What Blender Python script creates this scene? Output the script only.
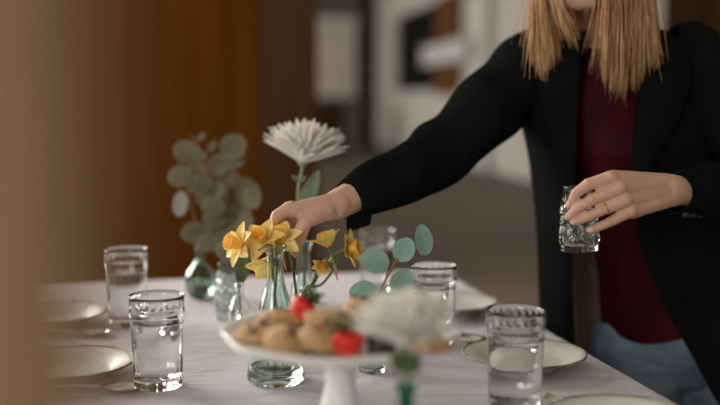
import bpy, bmesh, math, random
from mathutils import Vector, Matrix, noise
random.seed(7)
for o in list(bpy.data.objects): bpy.data.objects.remove(o)
scene = bpy.context.scene
COL = scene.collection
V3 = Vector
PI = math.pi

# ------------------------------------------------------------------ camera, world, light, exposure
F = 1000.0                       # focal length in pixels of a 720x405 frame (50 mm lens)
TABLE = 0.78                     # table top height
CAMZ = TABLE + 0.39
PITCH = math.atan((202.5 - 100) / F)
cam_d = bpy.data.cameras.new('camera'); cam = bpy.data.objects.new('camera', cam_d); COL.objects.link(cam)
cam.location = (0, 0, CAMZ); cam.rotation_euler = (PI/2 - PITCH, 0, 0)
cam_d.sensor_width = 36; cam_d.lens = 50; cam_d.clip_start = 0.01; cam_d.clip_end = 200
cam_d.dof.use_dof = True; cam_d.dof.focus_distance = 1.42; cam_d.dof.aperture_fstop = 1.5
scene.camera = cam
scene.view_settings.view_transform = 'Standard'; scene.view_settings.look = 'None'
scene.view_settings.gamma = 1.0; scene.view_settings.use_curve_mapping = False
scene.view_settings.exposure = 0.12
world = bpy.data.worlds.new('world'); scene.world = world; world.use_nodes = True
world.node_tree.nodes['Background'].inputs[0].default_value = (0.75, 0.85, 1.0, 1)
world.node_tree.nodes['Background'].inputs[1].default_value = 0.6

def area_light(name, loc, target, sx, sy, power, color):
    d = bpy.data.lights.new(name, 'AREA'); d.shape = 'RECTANGLE'; d.size = sx; d.size_y = sy
    d.energy = power; d.color = color
    o = bpy.data.objects.new(name, d); COL.objects.link(o); o.location = loc
    o.rotation_euler = (V3(target) - V3(loc)).to_track_quat('-Z', 'Y').to_euler()
    return o
area_light('window_daylight_near', (-3.12, 3.9, 2.05), (0.2, 1.8, 0.8), 3.4, 1.8, 215, (1.0, 0.94, 0.86))
area_light('window_daylight_behind', (-2.0, -2.9, 2.1), (0.3, 1.5, 1.1), 1.8, 1.5, 70, (0.98, 0.97, 0.95))
area_light('hall_fill_light', (-7.9, 14.5, 2.2), (2.0, 14.5, 1.4), 11.0, 2.2, 420, (1.0, 0.97, 0.92))  # added fill light, out of view, to brighten the far hall

# ------------------------------------------------------------------ pixel helpers (a pixel gives a direction)
SP, CP = math.sin(PITCH), math.cos(PITCH)
CAMP = V3((0, 0, CAMZ))
def ray(px, py):
    u = (px - 360) / F; v = (py - 202.5) / F
    return V3((u, CP - v*SP, -SP - v*CP))
def P(px, py, t): return CAMP + ray(px, py) * t
def G(px, py, z=TABLE):
    r = ray(px, py); return CAMP + r * ((z - CAMZ) / r.z)

# ------------------------------------------------------------------ materials
def new_mat(name):
    m = bpy.data.materials.new(name); m.use_nodes = True
    return m, m.node_tree, m.node_tree.nodes['Principled BSDF']
def mat(name, col, rough=0.5, metal=0.0, trans=0.0, ior=1.45, sss=0.0, sheen=0.0, bump=0.0, bscale=60, vary=0.0, vscale=8, spec=0.5, alt=None, stretch=(1,1,1)):
    m, nt, b = new_mat(name)
    b.inputs['Base Color'].default_value = (*col, 1); b.inputs['Roughness'].default_value = rough
    b.inputs['Metallic'].default_value = metal; b.inputs['Transmission Weight'].default_value = trans
    b.inputs['IOR'].default_value = ior; b.inputs['Specular IOR Level'].default_value = spec
    if sss: b.inputs['Subsurface Weight'].default_value = sss; b.inputs['Subsurface Radius'].default_value = (0.012, 0.005, 0.003); b.inputs['Subsurface Scale'].default_value = 0.5
    if sheen: b.inputs['Sheen Weight'].default_value = sheen; b.inputs['Sheen Roughness'].default_value = 0.35
    if bump or vary or alt:
        tc = nt.nodes.new('ShaderNodeTexCoord'); mp = nt.nodes.new('ShaderNodeMapping'); nt.links.new(tc.outputs['Object'], mp.inputs[0])
        mp.inputs['Scale'].default_value = stretch
    if vary or alt:
        n = nt.nodes.new('ShaderNodeTexNoise'); n.inputs['Scale'].default_value = vscale; n.inputs['Detail'].default_value = 5
        nt.links.new(mp.outputs[0], n.inputs['Vector'])
        r = nt.nodes.new('ShaderNodeValToRGB'); r.color_ramp.elements[0].position = 0.35; r.color_ramp.elements[1].position = 0.65
        c2 = alt if alt else tuple(min(1, c*(1+vary)) for c in col)
        c1 = col if alt else tuple(c*(1-vary) for c in col)
        r.color_ramp.elements[0].color = (*c1, 1); r.color_ramp.elements[1].color = (*c2, 1)
        nt.links.new(n.outputs['Fac'], r.inputs[0]); nt.links.new(r.outputs[0], b.inputs['Base Color'])
    if bump:
        n2 = nt.nodes.new('ShaderNodeTexNoise'); n2.inputs['Scale'].default_value = bscale; n2.inputs['Detail'].default_value = 4
        nt.links.new(mp.outputs[0], n2.inputs['Vector'])
        bp = nt.nodes.new('ShaderNodeBump'); bp.inputs['Strength'].default_value = bump; bp.inputs['Distance'].default_value = 0.004
        nt.links.new(n2.outputs['Fac'], bp.inputs['Height']); nt.links.new(bp.outputs[0], b.inputs['Normal'])
    return m
def wood(name, c1, c2, scale=3, rough=0.6, stretch=(6, 6, 0.6)):
    return mat(name, c1, rough, spec=0.0, alt=c2, vscale=scale, stretch=stretch, bump=0.15, bscale=20)

M = dict(
    wood_wall=wood('dark orange brown timber', (0.058, 0.0185, 0.0022), (0.074, 0.025, 0.0032), 2.0),
    post=wood('pale tan timber', (0.34, 0.215, 0.12), (0.39, 0.255, 0.15), 3.0),
    white_wall=mat('off white plaster', (0.62, 0.56, 0.48), 0.8, vary=0.06, vscale=1.5),
    ceiling=mat('ceiling white', (0.6, 0.58, 0.55), 0.9, vary=0.04),
    floor=mat('grey brown concrete', (0.16, 0.118, 0.085), 0.6, vary=0.18, vscale=1.2, bump=0.1),
    dark_glass=mat('dark window glass', (0.008, 0.008, 0.006), 0.6, spec=0.05),
    shutter=wood('orange brown shutter', (0.12, 0.05, 0.018), (0.17, 0.075, 0.03)),
    white_paint=mat('white painted wood', (0.66, 0.64, 0.60), 0.5, vary=0.04),
    grey_paint=mat('grey paint', (0.12, 0.105, 0.085), 0.6, vary=0.05),
    blind=mat('cream blind fabric', (0.66, 0.58, 0.48), 0.9, vary=0.05, vscale=2),
    furniture=wood('dark brown furniture', (0.035, 0.018, 0.009), (0.055, 0.028, 0.013)),
    glass=mat('clear glass', (0.97, 0.985, 0.975), 0.015, trans=1, ior=1.47),
    glass_green=mat('pale green glass', (0.84, 0.955, 0.91), 0.02, trans=1, ior=1.47),
    glass_dark=mat('grey green pressed glass', (0.80, 0.91, 0.87), 0.03, trans=1, ior=1.47),
    glass_sage=mat('sage green glass', (0.60, 0.76, 0.66), 0.02, trans=1, ior=1.47),
    glass_teal=mat('deep green glass', (0.06, 0.50, 0.30), 0.03, trans=1, ior=1.47),
    water=mat('water', (0.985, 0.99, 0.99), 0.0, trans=1, ior=1.33),
    china=mat('white glazed china', (0.78, 0.77, 0.73), 0.34, vary=0.02),
    china_gold=mat('worn brown gilt edge', (0.10, 0.060, 0.03), 0.4, alt=(0.45, 0.38, 0.28), vscale=55),
    silver=mat('silver plate', (0.62, 0.58, 0.52), 0.16, metal=1.0, vary=0.1, vscale=30),
    cookie=mat('baked cookie', (0.47, 0.27, 0.12), 0.85, alt=(0.66, 0.45, 0.25), vscale=35, bump=0.8, bscale=120),
    choc=mat('dark chocolate', (0.045, 0.022, 0.014), 0.45, vary=0.2, vscale=40),
    berry_red=mat('strawberry red', (0.66, 0.018, 0.012), 0.28, alt=(0.80, 0.05, 0.03), vscale=40, bump=0.4, bscale=220, sss=0.1),
    seed=mat('strawberry seed', (0.75, 0.5, 0.15), 0.5, vary=0.1),
    calyx=mat('strawberry leaf green', (0.05, 0.115, 0.022), 0.5, vary=0.25, vscale=40),
    stem=mat('flower stem green', (0.10, 0.17, 0.045), 0.5, vary=0.2, vscale=30),
    stem_pale=mat('pale chrysanthemum stem', (0.20, 0.24, 0.12), 0.6, vary=0.2, vscale=30),
    stem_brown=mat('reddish brown twig', (0.27, 0.13, 0.05), 0.6, vary=0.2, vscale=30),
    euc=mat('blue green eucalyptus leaf', (0.17, 0.31, 0.25), 0.6, alt=(0.23, 0.39, 0.32), vscale=1.6, sss=0.05),
    euc_grey=mat('grey olive eucalyptus leaf', (0.125, 0.108, 0.055), 0.65, alt=(0.185, 0.165, 0.092), vscale=1.6),
    euc_pale=mat('pale eucalyptus leaf underside', (0.36, 0.37, 0.30), 0.6, vary=0.1),
    leaf=mat('dark green leaf', (0.075, 0.11, 0.035), 0.5, vary=0.25, vscale=30),
    mum_leaf=mat('grey green leaf', (0.19, 0.25, 0.15), 0.6, vary=0.2, vscale=30),
    mum=mat('cream white petal', (0.92, 0.89, 0.82), 0.6, sss=0.15, vary=0.03),
    daff=mat('yellow petal', (0.86, 0.60, 0.16), 0.55, alt=(0.92, 0.70, 0.25), vscale=40, sss=0.15),
    daff_cup=mat('orange yellow trumpet', (0.90, 0.46, 0.06), 0.5, alt=(0.93, 0.55, 0.09), vscale=40, sss=0.15),
    spathe=mat('papery sheath', (0.42, 0.27, 0.10), 0.7, vary=0.2, vscale=40),
    skin=mat('skin', (0.60, 0.355, 0.245), 0.48, alt=(0.68, 0.42, 0.30), vscale=24, sss=0.18, bump=0.22, bscale=160),
    nail=mat('nail', (0.72, 0.42, 0.34), 0.25, vary=0.03),
    lips=mat('lips', (0.5, 0.16, 0.14), 0.4, vary=0.05),
    eye_white=mat('eye white', (0.8, 0.78, 0.75), 0.2, vary=0.02),
    iris=mat('iris', (0.10, 0.16, 0.2), 0.2, vary=0.1),
    hair=mat('golden blonde hair', (0.36, 0.175, 0.06), 0.38, alt=(0.70, 0.46, 0.23), vscale=40, stretch=(3, 3, 0.25)),
    brow=mat('brown eyebrow', (0.22, 0.12, 0.05), 0.6, vary=0.1),
    jacket=mat('black wool cloth', (0.0085, 0.0100, 0.0092), 0.85, spec=0.0, vary=0.2, vscale=10, bump=0.15, bscale=500),
    lining=mat('olive beige satin lining', (0.45, 0.36, 0.26), 0.5, vary=0.15, vscale=6),
    velvet=mat('burgundy velvet', (0.034, 0.003, 0.0055), 0.6, alt=(0.070, 0.006, 0.011), vscale=14, sheen=0.10, spec=0.08, bump=0.2, bscale=300, stretch=(1, 1, 0.4)),
    denim=mat('blue denim', (0.13, 0.20, 0.27), 0.85, alt=(0.25, 0.34, 0.42), vscale=16, bump=0.3, bscale=600, stretch=(1, 1, 2)),
    button=mat('dark button', (0.02, 0.02, 0.02), 0.3, vary=0.1),
    gold=mat('rose gold', (0.85, 0.50, 0.28), 0.2, metal=1.0, vary=0.05),
    shoe=mat('dark leather', (0.03, 0.02, 0.015), 0.4, vary=0.1),
)
# the velvet sheen is tinted
M['velvet'].node_tree.nodes['Principled BSDF'].inputs['Sheen Tint'].default_value = (0.6, 0.08, 0.12, 1)
# tablecloth: pale lilac linen with soft wrinkles and ironed creases
def cloth_mat():
    m, nt, b = new_mat('pale lilac linen')
    tc = nt.nodes.new('ShaderNodeTexCoord')
    n = nt.nodes.new('ShaderNodeTexNoise'); n.inputs['Scale'].default_value = 7; n.inputs['Detail'].default_value = 6
    nt.links.new(tc.outputs['Object'], n.inputs['Vector'])
    r = nt.nodes.new('ShaderNodeValToRGB'); r.color_ramp.elements[0].color = (0.54, 0.495, 0.545, 1); r.color_ramp.elements[1].color = (0.63, 0.585, 0.635, 1)
    r.color_ramp.elements[0].position = 0.3; r.color_ramp.elements[1].position = 0.7
    nt.links.new(n.outputs['Fac'], r.inputs[0]); nt.links.new(r.outputs[0], b.inputs['Base Color'])
    b.inputs['Roughness'].default_value = 0.85; b.inputs['Sheen Weight'].default_value = 0.15
    mp = nt.nodes.new('ShaderNodeMapping'); mp.inputs['Scale'].default_value = (1.0, 2.6, 1); mp.inputs['Rotation'].default_value = (0, 0, 0.5)
    nt.links.new(tc.outputs['Object'], mp.inputs[0])
    n2 = nt.nodes.new('ShaderNodeTexNoise'); n2.inputs['Scale'].default_value = 9; n2.inputs['Detail'].default_value = 3; n2.inputs['Distortion'].default_value = 0.8
    nt.links.new(mp.outputs[0], n2.inputs['Vector'])
    bp = nt.nodes.new('ShaderNodeBump'); bp.inputs['Strength'].default_value = 0.45; bp.inputs['Distance'].default_value = 0.02
    nt.links.new(n2.outputs['Fac'], bp.inputs['Height']); nt.links.new(bp.outputs[0], b.inputs['Normal'])
    return m
M['cloth'] = cloth_mat()

# ------------------------------------------------------------------ building helpers
def tag(o, label=None, cat=None, group=None, kind=None):
    if label: o['label'] = label
    if cat: o['category'] = cat
    if group: o['group'] = group
    if kind: o['kind'] = kind
    return o
def empty(name, loc=(0, 0, 0), rz=0.0):
    o = bpy.data.objects.new(name, None); COL.objects.link(o); o.location = loc; o.rotation_euler = (0, 0, rz)
    o.empty_display_size = 0.02
    return o
def mesh(name, vf, m, smooth=True):
    me = bpy.data.meshes.new(name); me.from_pydata([tuple(v) for v in vf[0]], [], vf[1]); me.update()
    if m: me.materials.append(M[m] if isinstance(m, str) else m)
    if smooth: me.polygons.foreach_set('use_smooth', [True]*len(me.polygons))
    return me
def link(name, me, parent=None, loc=None, mtx=None):
    o = bpy.data.objects.new(name, me); COL.objects.link(o)
    if parent: o.parent = parent
    if mtx is not None: o.matrix_local = mtx
    if loc is not None: o.location = loc
    return o
def obj(name, vf, m, parent=None, loc=None, smooth=True, off=None):
    if off is not None: vf = ([V3(v) - off for v in vf[0]], vf[1])
    return link(name, mesh(name, vf, m, smooth), parent, loc)
def fix_normals(o):
    bm = bmesh.new(); bm.from_mesh(o.data); bmesh.ops.recalc_face_normals(bm, faces=bm.faces); bm.to_mesh(o.data); bm.free(); return o
def join(*vfs):
    vs, fs = [], []
    for v, f in vfs:
        n = len(vs); vs += [V3(q) for q in v]; fs += [tuple(i+n for i in q) for q in f]
    return vs, fs
def xf(vf, mtx): return [mtx @ V3(v) for v in vf[0]], vf[1]
def box(x0, x1, y0, y1, z0, z1):
    v = [(x, y, z) for z in (z0, z1) for y in (y0, y1) for x in (x0, x1)]
    return v, [(0, 2, 3, 1), (4, 5, 7, 6), (0, 1, 5, 4), (2, 6, 7, 3), (0, 4, 6, 2), (1, 3, 7, 5)]
def lathe(prof, n=48, rfun=None):
    """closed solid of revolution; the first and last profile points may lie on the axis"""
    vs, fs, rings = [], [], []
    for r, z in prof:
        if r < 1e-6: vs.append(V3((0, 0, z))); rings.append([len(vs)-1])
        else:
            s = len(vs)
            for i in range(n):
                a = 2*PI*i/n; rr = rfun(r, z, a) if rfun else r
                vs.append(V3((rr*math.cos(a), rr*math.sin(a), z)))
            rings.append(list(range(s, s+n)))
    for k in range(len(rings)-1):
        A, B = rings[k], rings[k+1]
        for i in range(n):
            j = (i+1) % n
            if len(A) == 1 and len(B) == 1: continue
            if len(A) == 1: fs.append((A[0], B[j], B[i]))
            elif len(B) == 1: fs.append((A[i], A[j], B[0]))
            else: fs.append((A[i], A[j], B[j], B[i]))
    return vs, fs
def cr(pts, n):
    """Catmull-Rom through tuples of any length, n samples per span"""
    out = []; N = len(pts)
    for i in range(N-1):
        p0 = pts[max(i-1, 0)]; p1 = pts[i]; p2 = pts[i+1]; p3 = pts[min(i+2, N-1)]
        for k in range(n):
            t = k/n
            out.append(tuple(0.5*((2*b) + (c-a)*t + (2*a-5*b+4*c-d)*t*t + (3*b-a-3*c+d)*t**3) for a, b, c, d in zip(p0, p1, p2, p3)))
    out.append(tuple(pts[-1])); return out
def tube(pts, rad, n=10, caps=True, flat=1.0):
    pts = [V3(p) for p in pts]
    if not isinstance(rad, (list, tuple)): rad = [rad]*len(pts)
    vs, fs = [], []; up = None
    for i, p in enumerate(pts):
        t = (pts[min(i+1, len(pts)-1)] - pts[max(i-1, 0)]).normalized()
        if up is None: up = t.orthogonal().normalized()
        up = (up - t*up.dot(t)).normalized(); sd = t.cross(up)
        for k in range(n):
            a = 2*PI*k/n; vs.append(p + (up*math.cos(a)*flat + sd*math.sin(a))*rad[i])
    for i in range(len(pts)-1):
        for k in range(n):
            j = (k+1) % n; fs.append((i*n+k, i*n+j, (i+1)*n+j, (i+1)*n+k))
    if caps:
        fs.append(tuple(reversed(range(n)))); e = (len(pts)-1)*n; fs.append(tuple(range(e, e+n)))
    return vs, fs
def ctube(ctrl, rad, n=10, seg=6, flat=1.0):
    q = cr([tuple(p)+(r,) for p, r in zip(ctrl, rad)], seg)
    return tube([p[:3] for p in q], [max(1e-4, p[3]) for p in q], n, True, flat)
def ball(c, r, m=12, n=16, rot=None):
    """ellipsoid with radii r (number or triple)"""
    if not isinstance(r, (tuple, list)): r = (r, r, r)
    prof = [(math.sin(PI*i/m), -math.cos(PI*i/m)) for i in range(m+1)]; prof[0] = (0, -1); prof[-1] = (0, 1)
    v, f = lathe(prof, n)
    mt = Matrix.Translation(c) @ (rot.to_4x4() if rot else Matrix.Identity(4)) @ Matrix.Diagonal((*r, 1))
    return xf((v, f), mt)
def cone(p1, r1, p2, r2, n=14):
    """tapered capsule"""
    p1, p2 = V3(p1), V3(p2); d = (p2-p1).normalized(); pts, rs = [], []
    for i in range(5):
        a = PI/2*(1-i/4); pts.append(p1 - d*r1*math.sin(a)); rs.append(max(1e-4, r1*math.cos(a)))
    for i in range(5):
        a = PI/2*i/4; pts.append(p2 + d*r2*math.sin(a)); rs.append(max(1e-4, r2*math.cos(a)))
    return tube(pts, rs, n)
def chain(pts, rs, n=14): return [cone(pts[i], rs[i], pts[i+1], rs[i+1], n) for i in range(len(pts)-1)]
def remesh(name, prims, voxel, m, parent, off, smooth_it=4, fac=0.5, decim=None):
    tmp = link('tmp_'+name, mesh(name, join(*prims), None))
    r = tmp.modifiers.new('r', 'REMESH'); r.mode = 'VOXEL'; r.voxel_size = voxel; r.use_smooth_shade = True
    s = tmp.modifiers.new('s', 'SMOOTH'); s.factor = fac; s.iterations = smooth_it
    if decim: d = tmp.modifiers.new('d', 'DECIMATE'); d.ratio = decim
    dg = bpy.context.evaluated_depsgraph_get()
    me = bpy.data.meshes.new_from_object(tmp.evaluated_get(dg)); me.name = name
    bpy.data.objects.remove(tmp)
    me.transform(Matrix.Translation(-V3(off))); me.materials.clear(); me.materials.append(M[m])
    me.polygons.foreach_set('use_smooth', [True]*len(me.polygons))
    return link(name, me, parent)
def sheet(rows, m, name, parent, thick, off=V3((0, 0, 0)), subsurf=1, offset=0):
    """open surface through rows of points, thickened"""
    n = len(rows[0]); vs = [V3(p)-off for r in rows for p in r]
    fs = [(i*n+j, i*n+j+1, (i+1)*n+j+1, (i+1)*n+j) for i in range(len(rows)-1) for j in range(n-1)]
    o = obj(name, (vs, fs), m, parent)
    s = o.modifiers.new('solid', 'SOLIDIFY'); s.thickness = thick; s.offset = offset
    if subsurf: q = o.modifiers.new('sub', 'SUBSURF'); q.levels = subsurf; q.render_levels = subsurf
    return o

# ------------------------------------------------------------------ the setting
def struct(name, vf, m, parent=None): o = obj(name, vf, m, parent, smooth=False); tag(o, kind='structure'); return o
floor = struct('floor', box(-9, 6, -3.2, 25, -0.1, 0.0), 'floor')
tag(floor, 'grey brown polished concrete floor of the hall', 'floor')
ceil = struct('ceiling', box(-9, 6, -3.2, 25, 4.0, 4.1), 'ceiling'); tag(ceil, 'off white ceiling high above the hall', 'ceiling')
wl = struct('wall_left', join(box(-3.4, -3.2, -3.2, 2.1, 0, 4), box(-3.4, -3.2, 5.7, 6.2, 0, 4), box(-3.4, -3.2, 2.1, 5.7, 0, 1.0), box(-3.4, -3.2, 2.1, 5.7, 3.0, 4)), 'white_wall')
tag(wl, 'off white plaster wall with the daylight window beside the table', 'wall')
ww = struct('wall_timber', box(-3.2, -0.58, 6.0, 6.2, 0, 4), 'wood_wall'); tag(ww, 'dark orange brown timber partition wall behind the eucalyptus', 'wall')
# planks of the partition
for i in range(13):
    x0 = -3.2 + i*0.2015
    struct('plank', box(x0+0.004, x0+0.1975, 5.975, 6.0, 0, 4), 'wood_wall', ww)
te = struct('trim_1', box(-0.58, -0.26, 5.95, 6.25, 0, 4), 'furniture'); tag(te, 'dark brown end post of the timber partition', 'trim')
wb = struct('wall_back', box(-8.2, 0.6, 24.0, 24.2, 0, 4), 'grey_paint'); tag(wb, 'grey brown far end wall of the hall', 'wall')
wf = struct('wall_front', join(box(-3.4, -3.0, -3.2, -3.0, 0, 4), box(-1.0, 5, -3.2, -3.0, 0, 4), box(-3.0, -1.0, -3.2, -3.0, 0, 1.2), box(-3.0, -1.0, -3.2, -3.0, 2.9, 4)), 'white_wall')
tag(wf, 'off white wall behind the photographer', 'wall')
wh = struct('wall_hall', join(box(-8.2, -8.0, 6.2, 24, 0, 1.1), box(-8.2, -8.0, 6.2, 24, 3.3, 4), box(-8.2, -8.0, 6.2, 9, 1.1, 3.3), box(-8.2, -8.0, 20, 24, 1.1, 3.3)), 'white_wall')
tag(wh, 'off white side wall of the hall beyond the partition', 'wall')
# right wall, receding
SL = -0.16; U = V3((SL, 1, 0)).normalized(); N = V3((-1, SL, 0)).normalized()
W0 = V3((2.14 - SL*15.6, -3.0, 0))
def wallc(px, py):
    r = ray(px, py); t = (W0 - CAMP).dot(N) / r.dot(N); q = CAMP + r*t
    return (q-W0).dot(U), q.z
WM = Matrix.Translation(W0) @ Matrix(((U.x, N.x, 0, 0), (U.y, N.y, 0, 0), (0, 0, 1, 0), (0, 0, 0, 1)))
LW = 27.4
def wbox(s0, s1, n0, n1, z0, z1): return xf(box(s0, s1, n0, n1, z0, z1), WM)
sa, za = wallc(465, 90); sb, zb = wallc(397, 6)
za = wallc(430, 90)[1]; zb = wallc(430, 5)[1]
wr = struct('wall_right', join(wbox(0, sa, -0.25, 0, 0, 4), wbox(sb, LW, -0.25, 0, 0, 4), wbox(sa, sb, -0.25, 0, 0, za), wbox(sa, sb, -0.25, 0, zb, 4)), 'white_wall')
fix_normals(wr); tag(wr, 'off white plaster wall running back behind the woman', 'wall')
w1 = struct('window_1', wbox(sa, sb, -0.10, -0.04, za, zb), 'dark_glass'); tag(w1, 'dark window in the off white wall behind the sleeve', 'window')
for s in (sa-0.12, sb): struct('window_frame', wbox(s, s+0.12, 0.0, 0.04, za-0.12, zb+0.12), 'white_paint', w1)
for z in (za-0.12, zb): struct('window_frame', wbox(sa, sb, 0.0, 0.04, z, z+0.12), 'white_paint', w1)
s0, _ = wallc(462, 50); s1, _ = wallc(438, 50)
sh = obj('window_shutter', wbox(s0, s1, 0.0, 0.06, za-0.1, zb+0.05), 'shutter', smooth=False); fix_normals(sh)
tag(sh, 'orange brown wooden shutter open beside the dark window', 'shutter')
for k in range(5):
    zz = za + (zb-za)*(k+0.2)/5
    fix_normals(obj('slat', wbox(s0+0.1, s1-0.1, 0.06, 0.085, zz, zz+(zb-za)*0.12), 'shutter', sh, smooth=False))
s0, _ = wallc(474, 50); s1, _ = wallc(429, 50); z0 = wallc(450, 63)[1]; z1 = wallc(450, 43)[1]
pn = obj('notice_board', wbox(s0, s1, 0.09, 0.13, z0, z1), 'white_paint', smooth=False); fix_normals(pn)
tag(pn, 'long white board hung across the orange brown shutter', 'board')
fix_normals(obj('rim', join(wbox(s0, s1, 0.13, 0.15, z1-0.03, z1), wbox(s0, s1, 0.13, 0.15, z0, z0+0.03)), 'white_paint', pn, smooth=False))
bbm = struct('baseboard_right', wbox(0, LW, 0, 0.03, 0, 0.16), 'grey_paint'); fix_normals(bbm); tag(bbm, 'dark grey baseboard along the off white wall', 'baseboard')
sp_, _ = wallc(492, 60)
pil = struct('trim_2', wbox(sp_-0.12, sp_+0.12, 0, 0.14, 0.16, 4), 'white_paint'); fix_normals(pil); tag(pil, 'off white pilaster on the wall beside the black sleeve', 'trim')
s0, _ = wallc(770, 60); s1, _ = wallc(668, 60)
dd = struct('door_1', wbox(s0, s1, 0.0, 0.06, 0.0, 2.4), 'furniture'); fix_normals(dd); tag(dd, 'dark brown double door behind the shoulder of the woman', 'door')
for k in range(2):
    for z in (0.25, 1.35): fix_normals(struct('door_panel', wbox(s0+(s1-s0)*(0.06+0.48*k), s0+(s1-s0)*(0.46+0.48*k), 0.06, 0.09, z, z+0.9), 'furniture', dd))
# far end: pale window blind, sideboard, pillars
def onwall(px0, px1, py0, py1, dep):
    a = ray(px0, py0); b = ray(px1, py1); a = CAMP + a*(24.0/a.y); b = CAMP + b*(24.0/b.y); return box(a.x, b.x, 24.0-dep, 24.0, b.z, a.z)
def far(px0, px1, py0, py1, d, dep):
    a = P(px0, py0, d); b = P(px1, py1, d); return box(a.x, b.x, a.y-dep, a.y, b.z, a.z)
bl = obj('window_blind', onwall(316, 356, 27, 97, 0.06), 'blind', smooth=False); tag(bl, 'pale cream blind hanging at the far end of the hall', 'blind')
v = onwall(314, 358, 18, 27, 0.16); obj('blind_box', v, 'white_paint', bl, smooth=False)
a = P(300, 100, 20); b = P(344, 100, 20)
sbd = empty('sideboard', (a.x, a.y, 0)); tag(sbd, 'dark brown sideboard below the pale blind', 'sideboard')
wd = b.x-a.x; hh = P(320, 101, 20).z
obj('body', box(0, wd, 0, 0.5, 0.1, hh-0.04), 'furniture', sbd, smooth=False)
obj('top', box(-0.03, wd+0.03, -0.03, 0.53, hh-0.04, hh), 'furniture', sbd, smooth=False)
for x in (0.03, wd-0.09):
    for y in (0.02, 0.42): obj('leg', box(x, x+0.06, y, y+0.06, 0, 0.1), 'furniture', sbd, smooth=False)
for x in (0.02, wd/2+0.01):
    dr = obj('door', box(x, x+wd/2-0.03, -0.02, 0, 0.14, hh-0.08), 'furniture', sbd, smooth=False)
a = P(361, 100, 23.7); b = P(371, 100, 23.7)
pl = struct('trim_3', box(a.x, b.x, 23.5, 23.99, 0, 4), 'furniture'); tag(pl, 'dark upright post at the far corner of the hall', 'trim')
# near wall window and rear window
def frame_x(x0, x1, y0, y1, z0, z1, w=0.06):
    return join(box(x0, x1, y0, y1, z0, z0+w), box(x0, x1, y0, y1, z1-w, z1), box(x0, x1, y0, y0+w, z0+w, z1-w), box(x0, x1, y1-w, y1, z0+w, z1-w), box(x0, x1, (y0+y1-w)/2, (y0+y1+w)/2, z0+w, z1-w))
o = struct('window_2', frame_x(-3.36, -3.24, 2.1, 5.7, 1.0, 3.0), 'white_paint'); tag(o, 'large daylight window in the wall beside the table', 'window')
o = struct('window_3', xf(frame_x(-0.06, 0.06, -1.0, 1.0, 1.2, 2.9), Matrix.Translation((-2.0, -3.1, 0)) @ Matrix.Rotation(PI/2, 4, 'Z')), 'white_paint'); tag(o, 'daylight window in the wall behind the photographer', 'window')

# timber post close to the photographer
px = P(117, 200, 0.18).x
post = empty('timber_post', (px-0.02, 0.16, 0)); tag(post, 'slim pale tan timber post rising in front of the table plates', 'post')
def bev(vf_obj, w=0.004):
    b = vf_obj.modifiers.new('b', 'BEVEL'); b.width = w; b.segments = 2; return vf_obj
bev(obj('shaft', box(-0.02, 0.02, -0.02, 0.02, 0.14, 3.9), 'post', post, smooth=False), 0.006)
bev(obj('base_block', box(-0.032, 0.032, -0.032, 0.032, 0, 0.14), 'post', post, smooth=False))
bev(obj('cap_block', box(-0.032, 0.032, -0.032, 0.032, 3.9, 4.0), 'post', post, smooth=False))

# ------------------------------------------------------------------ table and cloth
C0 = G(441, 269.5); E0 = G(640, 383)
tv = (E0 - C0); tv.z = 0; tv.normalize()            # along the right side, towards the camera
tw = V3((tv.y, -tv.x, 0))                            # along the far edge, to the left
if tw.x > 0: tw = -tw
TL, TW_ = 1.62, 1.35
TM = Matrix(((tw.x, tv.x, 0, C0.x), (tw.y, tv.y, 0, C0.y), (0, 0, 1, 0), (0, 0, 0, 1)))
tb = empty('dining_table', C0.xy.to_3d()); tag(tb, 'long wooden dining table hidden under the pale lilac cloth', 'table')
toff = V3((C0.x, C0.y, 0))
def tbox(*a): return xf(box(*a), TM)
fix_normals(obj('tabletop', tbox(0.012, TW_-0.012, 0.012, TL-0.012, TABLE-0.034, TABLE-0.004), 'furniture', tb, off=toff, smooth=False))
for x in (0.06, TW_-0.13):
    for y in (0.06, TL-0.13): fix_normals(obj('leg', tbox(x, x+0.07, y, y+0.07, 0, TABLE-0.034), 'furniture', tb, off=toff, smooth=False))
for a in ((0.13, TW_-0.13, 0.08, 0.105), (0.13, TW_-0.13, TL-0.105, TL-0.08)): fix_normals(obj('apron', tbox(*a, TABLE-0.13, TABLE-0.034), 'furniture', tb, off=toff, smooth=False))
for a in ((0.08, 0.105, 0.13, TL-0.13), (TW_-0.105, TW_-0.08, 0.13, TL-0.13)): fix_normals(obj('apron', tbox(*a, TABLE-0.13, TABLE-0.034), 'furniture', tb, off=toff, smooth=False))
DROP = 0.26
def axis(Lx):
    a = [-DROP + DROP*i/9 for i in range(9)] + [-0.012, 0.0, 0.012] + [0.012 + (Lx-0.024)*i/26 for i in range(1, 26)] + [Lx-0.012, Lx, Lx+0.012] + [Lx + DROP*(i+1)/9 for i in range(9)]
    return a
rows = []
for s in axis(TW_):
    r = []
    for t in axis(TL):
        cs = min(max(s, 0), TW_); ct = min(max(t, 0), TL); ds, dt = s-cs, t-ct
        h = math.hypot(ds, dt)
        if h < 1e-6: r.append(TM @ V3((s, t, TABLE - 0.0004)))
        else:
            arc = ct + cs
            out = 0.008*min(1, h/0.012) + (0.014*math.sin(arc*21) + 0.008*math.sin(arc*47+1))*(h/DROP)**1.2 + 0.02*h
            hd = max(abs(ds), abs(dt)) if ds*dt else h
            r.append(TM @ V3((cs + ds/h*out, ct + dt/h*out, TABLE - 0.0004 - max(0, hd-0.004))))
    rows.append(r)
clo = sheet(rows, 'cloth', 'tablecloth', None, 0.0016, off=toff, subsurf=0, offset=-1); clo.location = toff
fix_normals(clo)
tag(clo, 'pale lilac linen tablecloth draped over the dining table', 'tablecloth')

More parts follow.
